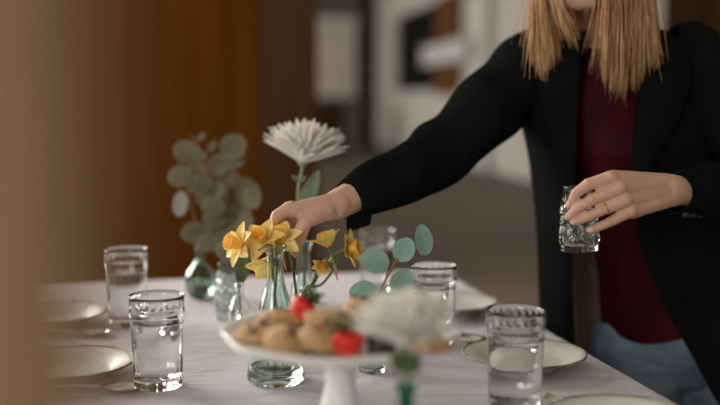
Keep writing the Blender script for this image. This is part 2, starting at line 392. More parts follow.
# ------------------------------------------------------------------ glassware
def solid_glass(outer, inner):
    """outer profile from the axis up to the lip, inner profile from the lip down to the axis"""
    return outer + inner
R_, H_ = 0.0375, 0.127
def flute(r, z, a):
    if 0.111 < z < 0.119 and r > 0.0366: return r + 0.0009*max(0, math.cos(22*a))
    k = max(0, min(1, (H_*0.80 - z)/(H_*0.12))); return r*(1 - k*0.022*(0.5+0.5*math.cos(12*a))**2) if z > 0.001 else r
glass_prof = solid_glass(
    [(0, 0.003), (0.020, 0.002), (0.028, 0.0), (0.0315, 0.0015), (0.0330, 0.006), (0.0335, 0.02), (0.0345, 0.045), (0.0355, 0.07), (0.0362, 0.092), (0.0366, 0.100), (0.0378, 0.103), (0.0378, 0.108), (0.0368, 0.1105), (0.0369, 0.1125), (0.0369, 0.115), (0.0369, 0.1175), (0.0370, 0.1195), (0.0372, 0.122), (0.0376, 0.1255), (0.0370, 0.127)],
    [(0.0364, 0.1268), (0.0360, 0.119), (0.0357, 0.110), (0.0355, 0.100), (0.0350, 0.09), (0.0342, 0.07), (0.0331, 0.045), (0.0318, 0.022), (0.0295, 0.015), (0.0230, 0.013), (0, 0.0125)])
tumbler_me = mesh('glass_body', lathe(glass_prof, 132, flute), 'glass')
wz = 0.090
water_me = mesh('water', lathe([(0, 0.0122), (0.0232, 0.0127), (0.0297, 0.0148), (0.0320, 0.022), (0.0333, 0.045), (0.0344, 0.07), (0.0351, wz-0.001), (0.0352, wz), (0.032, wz-0.0008), (0, wz-0.001)], 48), 'water')
def tumbler(px, py, label, sc=1.0, rz=0.0):
    e = empty('water_glass', G(px, py), rz); e.scale = (1, 1, sc)
    tag(e, label, 'glass', 'water glasses on the table')
    link('glass_body', tumbler_me, e); link('water', water_me, e); return e
tumbler(127, 325, 'tall water glass standing between the worn plate and the round green vase', 1.06)
tumbler(158.5, 386, 'clear fluted water glass beside the brown-edged plate, in front of the lilac cloth', 1.0, 0.2)
tumbler(514.5, 407, 'clear fluted water glass standing in front of the plate next to the black jacket', 1.0, 0.1)
tumbler(433, 342, 'water glass behind the blurred white chrysanthemum and eucalyptus sprig')
tumbler(377, 291, 'faint water glass under the black cuff at the far side of the table')

def vessel(name, loc, outer, inner, m, label, cat, rfun=None, n=56, water=None, group=None, body='glass_body'):
    e = empty(name, loc); tag(e, label, cat, group)
    obj(body, lathe(outer + inner, n, rfun), m, e)
    if water: obj('water', lathe(water, 40), 'water', e)
    return e
def sm(pts, n=5): return [(max(0, a), b) for a, b in cr(pts, n)]
# flask vase with thick green base
FL = G(276, 381)
FK = 1.03
fo = [(0, 0.003), (0.030, 0.002)] + sm([(0.036, 0.0005), (0.0400, 0.006), (0.0395, 0.016), (0.036, 0.04), (0.0300, 0.072), (0.0215, 0.108), (0.0140, 0.132), (0.0118, 0.148), (0.0118, 0.170), (0.0130, 0.177), (0.0160, 0.181), (0.0163, 0.185)])
fi = sm([(0.0150, 0.1855), (0.0125, 0.179), (0.0100, 0.170), (0.0098, 0.148), (0.0118, 0.131), (0.0190, 0.107), (0.0275, 0.071), (0.0335, 0.04), (0.0370, 0.018), (0.034, 0.010)]) + [(0.02, 0.009), (0, 0.009)]
vessel('flask_vase', FL, [(a, b*FK) for a, b in fo], [(a, b*FK) for a, b in fi], 'glass_green', 'pale green flask vase with narrow neck holding yellow daffodils', 'vase',
       water=[(0, 0.0088), (0.02, 0.0088), (0.0342, 0.0098), (0.0372, 0.018), (0.0365, 0.024), (0.034, 0.0235), (0, 0.0235)])
# round green bud vase (eucalyptus)
RV = G(200.5, 298)
ro = [(0, 0.002), (0.014, 0.0)] + sm([(0.018, 0.001), (0.0270, 0.012), (0.0305, 0.030), (0.0270, 0.050), (0.0150, 0.066), (0.0085, 0.076), (0.0078, 0.092), (0.0110, 0.102)])
ri = sm([(0.0098, 0.1025), (0.0062, 0.092), (0.0068, 0.077), (0.0130, 0.0655), (0.0250, 0.049), (0.0284, 0.030), (0.0250, 0.013), (0.015, 0.006)]) + [(0, 0.005)]
vessel('round_bud_vase', RV, ro, ri, 'glass_sage', 'round pale green bud vase holding the grey eucalyptus branches', 'vase',
       water=[(0, 0.0048), (0.0152, 0.0058), (0.0253, 0.0128), (0.0287, 0.030), (0.0282, 0.0355), (0.026, 0.035), (0, 0.035)])
# hobnail pressed glass tumbler vases
def hobnail(r, z, a, rows=5, cols=9, z0=0.012, z1=0.082, amp=0.0036):
    if z < z0 or z > z1: return r
    u = a/(2*PI)*cols; vv = (z-z0)/(z1-z0)*rows
    best = 0
    for dv in range(-1, 2):
        rv = math.floor(vv)+dv
        if rv < 0 or rv >= rows: continue
        uu = (u - 0.5*(rv % 2)); fu = uu-math.floor(uu)-0.5; fv = vv-rv-0.5
        best = max(best, 1 - (abs(fu)*1.9 + abs(fv)*1.15)*1.0)
    return r + amp*max(0, min(1, best*1.6))
def hob_vessel(name, label, e_loc, rot=None, group=None):
    ho = [(0, 0.003), (0.018, 0.002), (0.0235, 0.0)] + [(0.0258 - 0.0060*i/36, 0.002+0.090*i/36) for i in range(37)] + [(0.0202, 0.094), (0.0206, 0.0975)]
    hi = [(0.0196, 0.098), (0.0184, 0.092), (0.0205, 0.05), (0.0225, 0.012), (0.018, 0.009), (0, 0.0085)]
    e = empty(name, e_loc); tag(e, label, 'vase', group)
    if rot: e.rotation_euler = rot
    obj('glass_body', lathe(ho + hi, 108, hobnail), 'glass_dark', e); return e
HV = G(229, 319)
hv = hob_vessel('hobnail_vase', 'grey green hobnail vase standing behind the small clear bottle', HV); hv.scale = (0.9, 0.9, 1.05)
HELD_C = P(579, 218, 1.43)
HB = P(579.5, 251, 1.43) - V3((0, 0, 0.0))
hob_vessel('hobnail_votive', 'hobnail glass held in the hand with the ring', HB, (math.radians(-3), math.radians(-1.5), 0.3)).scale = (1.03, 1.03, 0.95)
# small clear bottle
BV = G(240, 341)
bo = [(0, 0.003), (0.012, 0.002)] + sm([(0.017, 0.0), (0.0195, 0.004), (0.0195, 0.03), (0.0185, 0.05), (0.0120, 0.068), (0.0072, 0.078), (0.0070, 0.090), (0.0088, 0.094), (0.0088, 0.098)])
bi = sm([(0.0072, 0.0985), (0.0056, 0.092), (0.0056, 0.079), (0.0102, 0.067), (0.0168, 0.0495), (0.0178, 0.03), (0.0176, 0.012), (0.014, 0.006)]) + [(0, 0.005)]
vessel('small_bottle', BV, bo, bi, 'glass', 'small clear glass bottle with one dark green leaf', 'bottle')
# stem bottle behind flask, for the daffodils, and one with the tall chrysanthemum
DV = G(305, 353); 
vessel('posy_bottle', DV, [(a*1.15, b*1.0) for a, b in bo], [(a*1.15, b*1.0) for a, b in bi], 'glass_green', 'pale green bottle holding daffodils behind the strawberries', 'bottle')
CV = G(304, 329)
co = [(0, 0.003), (0.02, 0.002)] + sm([(0.026, 0.0), (0.0290, 0.006), (0.0280, 0.04), (0.0200, 0.075), (0.0125, 0.10), (0.0120, 0.135), (0.0170, 0.150)])
ci = sm([(0.0158, 0.1505), (0.0104, 0.135), (0.0106, 0.10), (0.0180, 0.0745), (0.0258, 0.04), (0.0262, 0.014), (0.02, 0.008)]) + [(0, 0.007)]
vessel('tall_bud_vase', CV, co, ci, 'glass_green', 'tall pale green vase holding the white chrysanthemum behind the reaching hand', 'vase')
# bottle with the eucalyptus sprig
SV = G(372, 371)
vessel('sprig_bottle', SV, bo, bi, 'glass_green', 'small pale green bottle holding the eucalyptus sprig behind the cake stand', 'bottle')
# deep green bottle of the blurred chrysanthemum
gt = P(406, 384, 0.93); NV = V3((gt.x, gt.y, TABLE))
gh = gt.z - TABLE
k = gh/0.098
vessel('green_bottle', NV, [(a*1.1, b*k) for a, b in bo], [(a*1.1, b*k) for a, b in bi], 'glass_teal', 'deep green bottle under the blurred white chrysanthemum', 'bottle')

# ------------------------------------------------------------------ plates and cutlery
def scal(r, z, a): return r*(1 + (0.012*abs(math.cos(6*a)) if r > 0.07 else 0))
pp = [(0, 0.004), (0.045, 0.003), (0.047, 0.0), (0.050, 0.0), (0.052, 0.004), (0.064, 0.011), (0.080, 0.0165), (0.0885, 0.0195)] + [(0.0895, 0.0210), (0.0885, 0.0220)] + [(0.080, 0.0195), (0.066, 0.0145), (0.058, 0.0085), (0.052, 0.0068), (0, 0.0065)]
plate_me = mesh('plate_body', lathe(pp, 96, scal), 'china')
rimp = [(0.0872, 0.0218), (0.0872, 0.0224), (0.0885, 0.0229), (0.0902, 0.0218), (0.0905, 0.0205), (0.0890, 0.0193)]
rim_me = mesh('gilt_rim', lathe(rimp + [rimp[0]], 96, scal), 'china_gold')
def plate(px, py, label, sc=1.0, rim=True):
    e = empty('dinner_plate', G(px, py)); e.scale = (sc, sc, 1); tag(e, label, 'plate', 'place setting plates')
    link('plate_body', plate_me, e)
    if rim: link('gilt_rim', rim_me, e)
    return e
plate(70, 376, 'cream plate with worn brown scalloped edge next to the fluted glass')
plate(53, 324, 'cream scalloped plate beside the tall water glass at the far setting')
plate(524, 366, 'white scalloped plate at the table edge beside the black jacket', 1.0)
plate(448, 312, 'white plate partly hidden behind the chrysanthemum and water glass', 1.0)
plate(622, 435, 'white plate at the table edge in front of the blue jeans', 1.0)

def fork(loc, ang, label):
    e = empty('fork', loc, ang); tag(e, label, 'fork', 'silver cutlery')
    hd = ctube([(0, 0, 0.004), (0.03, 0, 0.006), (0.08, 0, 0.010), (0.115, 0, 0.008), (0.132, 0, 0.005)], [0.006, 0.0052, 0.0028, 0.0026, 0.004], 10, 6)
    obj('handle', hd, 'silver', e)
    head = ([], []); rows_ = []
    out = cr([(0.128, 0.003, 0.005), (0.140, 0.010, 0.0035), (0.155, 0.0115, 0.003), (0.160, 0.0115, 0.0032)], 4)
    vs = []; fs = []
    for x, w, z in out:
        for y in (-w, -w/3, w/3, w):
            vs.append((x, y, z+0.001*(abs(y)/w)))
    nn = len(vs); vs += [(a, b, c+0.0014) for a, b, c in vs]
    for i in range(len(out)-1):
        for j in range(3):
            q = (i*4+j, i*4+j+1, i*4+5+j, i*4+4+j); fs.append(q[::-1]); fs.append(tuple(t+nn for t in q))
        for j in (0, 3): fs.append((i*4+j, i*4+4+j, i*4+4+j+nn, i*4+j+nn))
    for b in (0, (len(out)-1)*4):
        for j in range(3): fs.append((b+j, b+j+1, b+j+1+nn, b+j+nn))
    fix_normals(obj('head', (vs, fs), 'silver', e))
    for y in (-0.0098, -0.0033, 0.0033, 0.0098):
        obj('tine', ctube([(0.158, y, 0.0038), (0.175, y, 0.0030), (0.190, y, 0.0045), (0.200, y, 0.0075)], [0.0020, 0.0018, 0.0015, 0.0008], 8, 4), 'silver', e)
    return e
def spoon(loc, ang, label):
    e = empty('spoon', loc, ang); tag(e, label, 'spoon', 'silver cutlery')
    obj('handle', ctube([(0, 0, 0.004), (0.03, 0, 0.006), (0.08, 0, 0.011), (0.115, 0, 0.010), (0.137, 0, 0.0075)], [0.0062, 0.0052, 0.0028, 0.0026, 0.0035], 10, 6), 'silver', e)
    m_, n_ = 6, 24; vs, fs = [], []
    for i in range(m_+1):
        q = i/m_
        for j in range(n_):
            a = 2*PI*j/n_; vs.append((0.164 + 0.030*q*math.cos(a), 0.019*q*math.sin(a)*(1+0.12*math.cos(a)), 0.0008 + 0.0085*q*q))
    for i in range(m_):
        for j in range(n_): fs.append((i*n_+j, i*n_+(j+1) % n_, (i+1)*n_+(j+1) % n_, (i+1)*n_+j))
    o = obj('bowl', (vs, fs), 'silver', e); s = o.modifiers.new('s', 'SOLIDIFY'); s.thickness = 0.0012; s.offset = 1
    return e
def aim(a, b): d = b-a; return math.atan2(d.y, d.x)
a, b = G(-6, 396), G(120, 392); spoon(a + (b-a)*0.02, aim(a, b), 'silver spoon lying in front of the brown-edged plate')
a, b = G(-10, 339), G(94, 336); spoon(a, aim(a, b), 'silver spoon lying in front of the plate by the tall water glass')
a, b = G(405, 322), G(487, 347); e = spoon(b - (b-a).normalized()*0.198, aim(a, b), 'silver spoon with dark bowl resting behind the fluted water glass')
a, b = G(700, 418), G(544, 400); fork(b - (b-a).normalized()*0.2, aim(a, b), 'silver fork beside the plate in front of the blue jeans')

# ------------------------------------------------------------------ cake stand with cookies and strawberries
ST_T = 1.09
sc_ = P(340, 334, ST_T); SZ = sc_.z - TABLE
SB = V3((sc_.x, sc_.y, TABLE))
cs_ = empty('cake_stand', SB); cs_.scale = (0.955, 0.955, 1); tag(cs_, 'white china cake stand with lobed rim carrying cookies and strawberries', 'cake stand')
def lob(r, z, a):
    k = max(0, min(1, (r-0.075)/0.05)); c = abs(math.cos(4*(a+0.05)))
    return r*(1 + k*(0.055*c - 0.035))
obj('plate', lathe([(0, SZ-0.012), (0.03, SZ-0.012), (0.06, SZ-0.011), (0.095, SZ-0.009), (0.120, SZ-0.006), (0.131, SZ-0.001), (0.1335, SZ+0.004), (0.1325, SZ+0.0065), (0.129, SZ+0.0055), (0.118, SZ+0.0005), (0.095, SZ-0.002), (0, SZ-0.002)], 96, lob), 'china', cs_)
obj('pedestal', lathe([(0, 0.004), (0.052, 0.003), (0.0585, 0.0), (0.0600, 0.004), (0.055, 0.010)] + sm([(0.042, 0.020), (0.028, 0.042), (0.0185, 0.072), (0.0165, 0.090), (0.0195, 0.104), (0.030, SZ-0.014)], 4) + [(0.03, SZ-0.0115), (0, SZ-0.0115)], 64), 'china', cs_)
PZ = sc_.z - 0.002
def on_stand(px, py, z): return G(px, py, z)
def cookie(loc, r, h, seed, tilt, label):
    rnd = random.Random(seed); e = empty('cookie', loc); tag(e, label, 'cookie', 'cookies on the cake stand')
    e.rotation_euler = tilt
    v, f = ball((0, 0, h*0.5), (r, r, h*0.52), 18, 28)
    o = V3((seed*3.1, seed*1.7, 0)); vs = []
    for q in v:
        d = noise.noise(q*42+o)*0.13 + noise.noise(q*110+o)*0.07
        zz = q.z*(1+d) if q.z > h*0.35 else max(q.z*(1+d*0.3), 0.001)
        vs.append(V3((q.x*(1+d), q.y*(1+d), max(zz, h*0.05))))
    obj('biscuit', (vs, f), 'cookie', e)
    for k in range(6):
        a = rnd.uniform(0, 2*PI); rr = rnd.uniform(0.15, 0.8)*r; zz = h*0.5 + h*0.50*math.sqrt(max(0.05, 1-(rr/r)**2))
        obj('chocolate_chip', ball((rr*math.cos(a), rr*math.sin(a), zz), (0.0042, 0.0035, 0.003), 6, 8), 'choc', e)
    return e
cookie(on_stand(262, 340, PZ), 0.027, 0.020, 1, (0.1, -0.15, 0.3), 'flat cookie lying at the tip of the cake stand')
cookie(on_stand(284, 353, PZ), 0.0235, 0.026, 2, (0.30, 0.0, 1.0), 'rounded cookie leaning at the front of the pile below the flask neck')
cookie(on_stand(317, 354, PZ), 0.0235, 0.025, 3, (0.30, 0.1, 2.0), 'rounded cookie next to the bright red front strawberry')
cookie(on_stand(283, 327, PZ), 0.028, 0.019, 4, (-0.1, 0.1, 0.5), 'cookie lying flat in front of the flask vase')
cookie(on_stand(330, 334, PZ+0.011), 0.0285, 0.023, 5, (0.30, 0.10, 0.4), 'large golden cookie propped on top of the pile')
cookie(on_stand(362, 322, PZ+0.002), 0.026, 0.028, 6, (0.2, 0.3, 1.4), 'dark cookie under the eucalyptus sprig')
cookie(on_stand(432, 352, PZ), 0.022, 0.014, 8, (0.0, 0.05, 0.2), 'thin cookie at the stand rim behind the blurred chrysanthemum')
def strawberry(loc, r, L_, rot, seed, label, m='berry_red'):
    """local +z: from tip to calyx"""
    e = empty('strawberry', loc); e.rotation_euler = rot; tag(e, label, 'strawberry', 'strawberries on the cake stand')
    body = lathe([(0, 0)] + sm([(0.004, 0.0015), (r*0.62, L_*0.28), (r*0.98, L_*0.62), (r*0.95, L_*0.82), (r*0.55, L_*0.97)], 4) + [(0, L_*0.97)], 28)
    obj('berry', body, m, e)
    seeds = []
    if m == 'berry_red':
        for k in range(46):
            zz = L_*(0.12+0.78*((k*0.618) % 1)); a = k*2.39996
            q = zz/L_; rr = r*(0.25+1.25*q if q < 0.55 else 0.98-0.25*max(0, q-0.75))
            rr = min(rr, r*0.97); seeds.append(ball((rr*math.cos(a), rr*math.sin(a), zz), 0.0008, 4, 6))
        o = obj('seeds', join(*seeds), 'seed', e); o['kind'] = 'stuff'
    rnd = random.Random(seed)
    for k in range(9):
        a = 2*PI*k/9 + rnd.uniform(-0.2, 0.2); up = rnd.uniform(0.3, 1.3); ln = r*rnd.uniform(1.05, 1.55)
        d = V3((math.cos(a), math.sin(a), 0)); s = V3((-math.sin(a), math.cos(a), 0)); rows_ = []
        for i in range(5):
            t = i/4; c = d*ln*t + V3((0, 0, L_*0.97 + ln*(0.25*t + (up-0.5)*t*t)))
            w = 0.0042*math.sin(PI*(0.18+0.82*t))**0.8 + 0.0002
            rows_.append([c - s*w, c + V3((0, 0, -w*0.3)), c + s*w])
        sheet(rows_, 'calyx', 'sepal', e, 0.0005, subsurf=1)
    obj('stalk', ctube([(0, 0, L_*0.95), (0.001, 0, L_*1.15), (0.004, 0.001, L_*1.4)], [0.0016, 0.0013, 0.0013], 8, 4), 'calyx', e)
    return e
strawberry(P(291, 322, 1.12), 0.0165, 0.032, (-0.15, 0.75, 0), 1, 'red strawberry with tall leafy crown at the back of the cookie pile')
strawberry(P(348, 362, 1.005), 0.0185, 0.031, (-0.15, -0.05, 0), 2, 'bright red strawberry at the front of the cake stand')
strawberry(P(374, 360, 1.01), 0.0160, 0.028, (-0.55, 0.45, 0), 3, 'dark chocolate-dipped strawberry beside the bright red one', 'choc')

# ------------------------------------------------------------------ flowers
def petal_mesh(name, L_, w, curl, cup, m, nseg=6, tip=1.0):
    """petal along +x, cupped, rising by curl"""
    rows_ = []
    for i in range(nseg+1):
        t = i/nseg; ww = w*math.sin(PI*min(1, 0.10+0.90*t*tip if t < 1 else 0.97))**0.7
        x = L_*t; z = curl*L_*t*t
        rows_.append([(x, -ww, z+cup*ww), (x, -ww*0.5, z+cup*ww*0.25), (x, 0, z), (x, ww*0.5, z+cup*ww*0.25), (x, ww, z+cup*ww)])
    n = 5; vs = [V3(p) for r in rows_ for p in r]
    fs = [(i*n+j, i*n+j+1, (i+1)*n+j+1, (i+1)*n+j) for i in range(nseg) for j in range(n-1)]
    nb = len(vs); th = 0.0004
    vs += [p - V3((0, 0, th)) for p in vs[:nb]]
    fs += [tuple(q+nb for q in reversed(f)) for f in fs[:]]
    return mesh(name, (vs, fs), m)
def basis(zdir, roll=0.0):
    z = V3(zdir).normalized(); x = z.orthogonal().normalized(); y = z.cross(x)
    return Matrix((x, y, z)).transposed().to_4x4() @ Matrix.Rotation(roll, 4, 'Z')
daff_pet = petal_mesh('petal', 0.031, 0.0105, -0.12, 0.35, 'daff')
def daffodil(pos, face, stem_pts, label, openness=0.2, sc=1.0, stem_r=0.0021):
    """pos: base of flower; face: direction the trumpet points"""
    e = empty('daffodil', stem_pts[-1]); tag(e, label, 'flower', 'yellow daffodils')
    loc = V3(pos) - V3(stem_pts[-1]); B = Matrix.Translation(loc) @ basis(face, 0.4) @ Matrix.Scale(sc, 4)
    for k in range(6):
        tilt = openness + (0.12 if k % 2 else 0.0)
        m_ = B @ Matrix.Rotation(k*PI/3, 4, 'Z') @ Matrix.Translation((0.002, 0, -0.001 if k % 2 else 0)) @ Matrix.Rotation(-tilt, 4, 'Y') @ Matrix.Rotation(random.uniform(-0.2, 0.2), 4, 'X')
        link('petal', daff_pet, e, mtx=m_)
    cup = [(0, 0.0)] + sm([(0.0060, 0.0005), (0.0078, 0.009), (0.0090, 0.016), (0.0118, 0.0225)], 3)
    cupi = [(0.0112, 0.0226), (0.0084, 0.016), (0.0070, 0.009), (0.004, 0.003), (0, 0.0025)]
    def frill(r, z, a): return r*(1+0.09*math.sin(a*12)*max(0, (z-0.014)/0.009))
    link('trumpet', mesh('trumpet', lathe(cup+cupi, 48, frill), 'daff_cup'), e, mtx=B)
    obj('pistil', xf(tube([(0, 0, 0.002), (0, 0, 0.014)], 0.0012, 8), B), 'daff', e)
    # tube + stem
    bk = -V3(face).normalized()
    pts = [loc, loc + bk*0.012*sc, loc + bk*0.022*sc + V3((0, 0, -0.006))] + [V3(p) - V3(stem_pts[-1]) for p in stem_pts]
    obj('stem', ctube(pts, [0.0025, 0.0022, 0.0028] + [stem_r]*len(stem_pts), 8, 5), 'stem', e)
    s = pts[2]; obj('spathe', ctube([s, s+bk*0.006+V3((0, 0, -0.006)), s+bk*0.010+V3((0.002, 0, -0.018))], [0.0030, 0.0034, 0.0008], 8, 4, 0.5), 'spathe', e)
    return e
T1 = 1.388
fm = FL + V3((0, 0, 0.187)); fb = FL + V3((0, 0, 0.012))
daffodil(P(241, 245, 1.39), (-0.75, -0.55, 0.30), [P(258, 251, 1.388), fm + V3((-0.006, 0, 0.004)), FL+V3((-0.003, 0.002, 0.15)), fb+V3((0.010, 0.006, 0.002))], 'daffodil reaching out furthest from the flask vase beside the eucalyptus', stem_r=0.0014)
daffodil(P(263, 241, 1.395), (-0.25, -0.70, 0.55), [P(272, 247, 1.40), fm + V3((0.0, 0.005, 0.0)), FL+V3((0.002, 0.004, 0.15)), fb+V3((-0.012, 0.010, 0.002))], 'daffodil between the outermost daffodil and the pinching fingers', stem_r=0.0014)
daffodil(P(266, 262, 1.40), (-0.35, 0.45, -0.8), [P(269, 248, 1.395), fm + V3((-0.004, -0.004, 0.003)), FL+V3((-0.003, -0.003, 0.15)), fb+V3((0.0, -0.014, 0.002))], 'drooping daffodil hanging against the flask neck', 0.5, 0.9, stem_r=0.0014)
daffodil(P(281, 241, 1.408), (-0.1, -0.65, 0.65), [P(286, 246, 1.432), P(290, 254, 1.447), P(294, 275, 1.455), P(297, 305, 1.462)], 'daffodil pinched between the thumb and fingers')
dm = DV + V3((0, 0, 0.095)); db = DV + V3((0, 0, 0.010))
daffodil(P(329, 246, 1.50), (-0.35, 0.3, 0.85), [P(325, 262, 1.51), P(314, 283, 1.53), dm + V3((-0.001, 0, 0)), db+V3((-0.008, 0, 0))], 'half closed daffodil behind the strawberry crown', 0.75, 0.95)
daffodil(P(346, 250, 1.49), (0.85, -0.35, 0.25), [P(338, 262, 1.50), P(322, 284, 1.52), dm + V3((0.003, -0.002, 0)), db+V3((-0.010, 0.004, 0))], 'daffodil turning its orange trumpet towards the eucalyptus sprig', 0.45)
daffodil(P(325, 262, 1.505), (-0.2, -0.4, -0.25), [P(318, 270, 1.51), P(312, 284, 1.53), dm + V3((0.0, 0.003, 0)), db+V3((0.006, 0.006, 0))], 'small daffodil below the other bottle daffodils', 0.9, 0.7)

def chrysanthemum(top, axis_, dia, stem_pts, label, rings, flat=1.0):
    """top: the calyx point; petals open around axis"""
    base = V3(stem_pts[-1]); e = empty('chrysanthemum', base); tag(e, label, 'flower', 'white chrysanthemums')
    B = Matrix.Translation(V3(top)-base) @ basis(axis_)
    mes = [petal_mesh('petal', dia*0.60, dia*0.052, -0.04, 0.6, 'mum', 6), petal_mesh('petal', dia*0.57, dia*0.046, 0.05, 0.7, 'mum', 6)]
    rnd = random.Random(3)
    for ri_, (cnt, elev, ln) in enumerate(rings):
        for k in range(cnt):
            a = 2*PI*(k+0.5*(ri_ % 2)+rnd.uniform(-0.2, 0.2))/cnt; el = elev + rnd.uniform(-0.09, 0.09)
            m_ = B @ Matrix.Rotation(a, 4, 'Z') @ Matrix.Translation((dia*0.02, 0, ri_*dia*0.008)) @ Matrix.Rotation(-el, 4, 'Y') @ Matrix.Rotation(rnd.uniform(-0.3, 0.3), 4, 'X') @ Matrix.Diagonal((ln*rnd.uniform(0.93, 1.07), 1, 1, 1))
            link('petal', mes[(k+ri_) % 2], e, mtx=m_)
    obj('receptacle', xf(lathe([(0, -dia*0.055), (dia*0.03, -dia*0.05), (dia*0.07, -dia*0.01), (dia*0.065, dia*0.02), (0, dia*0.03)], 20), B), 'stem_pale', e)
    ax = V3(axis_).normalized(); t0 = V3(top)-base
    obj('stem', ctube([t0, t0-ax*dia*0.12] + [V3(p)-base for p in stem_pts], [dia*0.03, dia*0.020] + [0.0028]*len(stem_pts), 10, 5), 'stem_pale', e)
    return e
RINGS = [(24, 0.46, 1.0), (26, 0.58, 1.03), (26, 0.72, 1.02), (22, 0.88, 0.97), (18, 1.05, 0.91), (14, 1.24, 0.87), (8, 1.44, 0.84)]
tc_ = P(303, 163, 1.70)
ch = chrysanthemum(tc_, (0.14, -0.06, 1), 0.132, [P(299, 185, 1.70), P(298, 212, 1.70), CV+V3((-0.002, 0, 0.145)), CV+V3((0.004, 0, 0.012))], 'tall white chrysanthemum rising above the reaching hand', RINGS)
bs = CV + V3((0.004, 0, 0.012))
def leaf_at(parent, base, root, tipp, w, m, name='leaf', fold=0.25, off=None):
    root, tipp = V3(root)-base, V3(tipp)-base; d = tipp-root; ln = d.length; d.normalize()
    n_ = V3((0.05, -1, 0.15)); s = d.cross(n_).normalized(); nn = s.cross(d); rows_ = []
    for i in range(8):
        t = i/7; ww = w*math.sin(PI*(0.06+0.92*t))**0.8; c = root + d*ln*t + nn*ln*0.06*math.sin(PI*t)
        rows_.append([c - s*ww + nn*ww*fold, c - s*ww*0.5 + nn*ww*fold*0.3, c, c + s*ww*0.5 + nn*ww*fold*0.3, c + s*ww + nn*ww*fold])
    return sheet(rows_, m, name, parent, 0.0006, subsurf=1)
leaf_at(ch, bs, P(300, 214, 1.70), P(319, 170, 1.69), 0.014, 'mum_leaf')
leaf_at(ch, bs, P(299, 182, 1.70), P(292, 175, 1.69), 0.004, 'stem_pale'); leaf_at(ch, bs, P(299, 182, 1.70), P(306, 176, 1.69), 0.004, 'stem_pale')
nm = P(405, 346, 0.93)
ch2 = chrysanthemum(nm, (0.02, -0.05, 1), 0.096, [P(406, 366, 0.93), NV+V3((0, 0, gh*0.9)), NV+V3((0.002, 0, 0.02))], 'blurred white chrysanthemum in the deep green bottle before the cake stand', RINGS)
bs2 = NV + V3((0.002, 0, 0.02))
leaf_at(ch2, bs2, P(406, 372, 0.93), P(392, 350, 0.925), 0.009, 'leaf'); leaf_at(ch2, bs2, P(406, 375, 0.93), P(418, 352, 0.925), 0.009, 'leaf'); leaf_at(ch2, bs2, P(407, 372, 0.93), P(407, 350, 0.915), 0.008, 'leaf')

# eucalyptus: round leaves on thin stems
def disc_mesh(name, m, ecc=0.9):
    vs = [V3((0, 0, 0))]; fs = []; n_ = 24
    for q in (0.5, 1.0):
        for j in range(n_):
            a = 2*PI*j/n_; x = 0.5+0.5*q*math.cos(a)*1.0; y = 0.5*ecc*q*math.sin(a)
            x += 0.04*q*max(0, math.cos(a))**6
            vs.append(V3((x, y, 0.06*abs(y)*2 - 0.05*(x-0.5)**2)))
    vs[0] = V3((0.5, 0, 0))
    for j in range(n_): fs.append((0, 1+j, 1+(j+1) % n_)); fs.append((1+j, 1+n_+j, 1+n_+(j+1) % n_, 1+(j+1) % n_))
    nb = len(vs); vs += [p - V3((0, 0, 0.010)) for p in vs]; f0 = fs[:]
    fs += [tuple(q+nb for q in reversed(f)) for f in f0]
    return mesh(name, (vs, fs), m)
D = {k: disc_mesh('leaf', k) for k in ('euc', 'euc_grey', 'euc_pale')}
D['euc_oval'] = disc_mesh('leaf', 'euc', 0.66); D['grey_oval'] = disc_mesh('leaf', 'euc_grey', 0.6); D['pale_oval'] = disc_mesh('leaf', 'euc_pale', 0.62)
def euc_leaf(parent, base, px, py, t, size_px, ang, kind, nrm=(0, -1, 0.1), t_root=None):
    """leaf centred at pixel, its long axis at screen angle ang (deg, counterclockwise from right)"""
    c = P(px, py, t); s = size_px*t/F
    d = V3((math.cos(math.radians(ang)), 0, math.sin(math.radians(ang)))); n_ = V3(nrm).normalized()
    d = (d - n_*d.dot(n_)).normalized(); y = n_.cross(d)
    m_ = Matrix((d, y, n_)).transposed().to_4x4(); m_ = Matrix.Translation(c - d*s*0.5 - base) @ m_ @ Matrix.Scale(s, 4)
    return link('leaf', D[kind], parent, mtx=m_), c - d*s*0.5
sprig = empty('eucalyptus_sprig', SV + V3((0, 0, 0.012))); tag(sprig, 'blue green eucalyptus sprig with five round leaves above the cake stand', 'foliage')
sb_ = SV + V3((0, 0, 0.012)); ts = 1.41
stem_path = [P(397, 259, ts), P(391, 270, ts), P(382, 287, ts), P(376, 302, ts), SV+V3((0, 0, 0.095)), sb_]
obj('stem', ctube([V3(p)-sb_ for p in stem_path], [0.0018, 0.0015, 0.0014, 0.0015, 0.0016, 0.0016], 8, 6), 'stem_brown', sprig)
for (x, y, s, ang, kd, nr, sx, sy) in [(375, 261, 29, 165, 'euc', (0.15, -1, 0.5), 384, 285), (404, 250, 25, 60, 'euc', (-0.2, -1, 0.05), 397, 259), (423.5, 240.5, 31, 100, 'euc_oval', (0.5, -1, 0.1), 412, 252),
                                       (401.5, 283, 27, 65, 'euc', (0.15, -1, 0.1), 385, 293), (365, 294, 30, 165, 'euc', (0.0, -1, 0.55), 380, 292)]:
    o, root = euc_leaf(sprig, sb_, x, y, ts, s, ang, kd, nr)
    obj('petiole', ctube([P(sx, sy, ts)-sb_, (P(sx, sy, ts)+root)*0.5-sb_+V3((0, 0.001, 0)), root-sb_], [0.0009]*3, 6, 3), 'stem_brown', sprig)
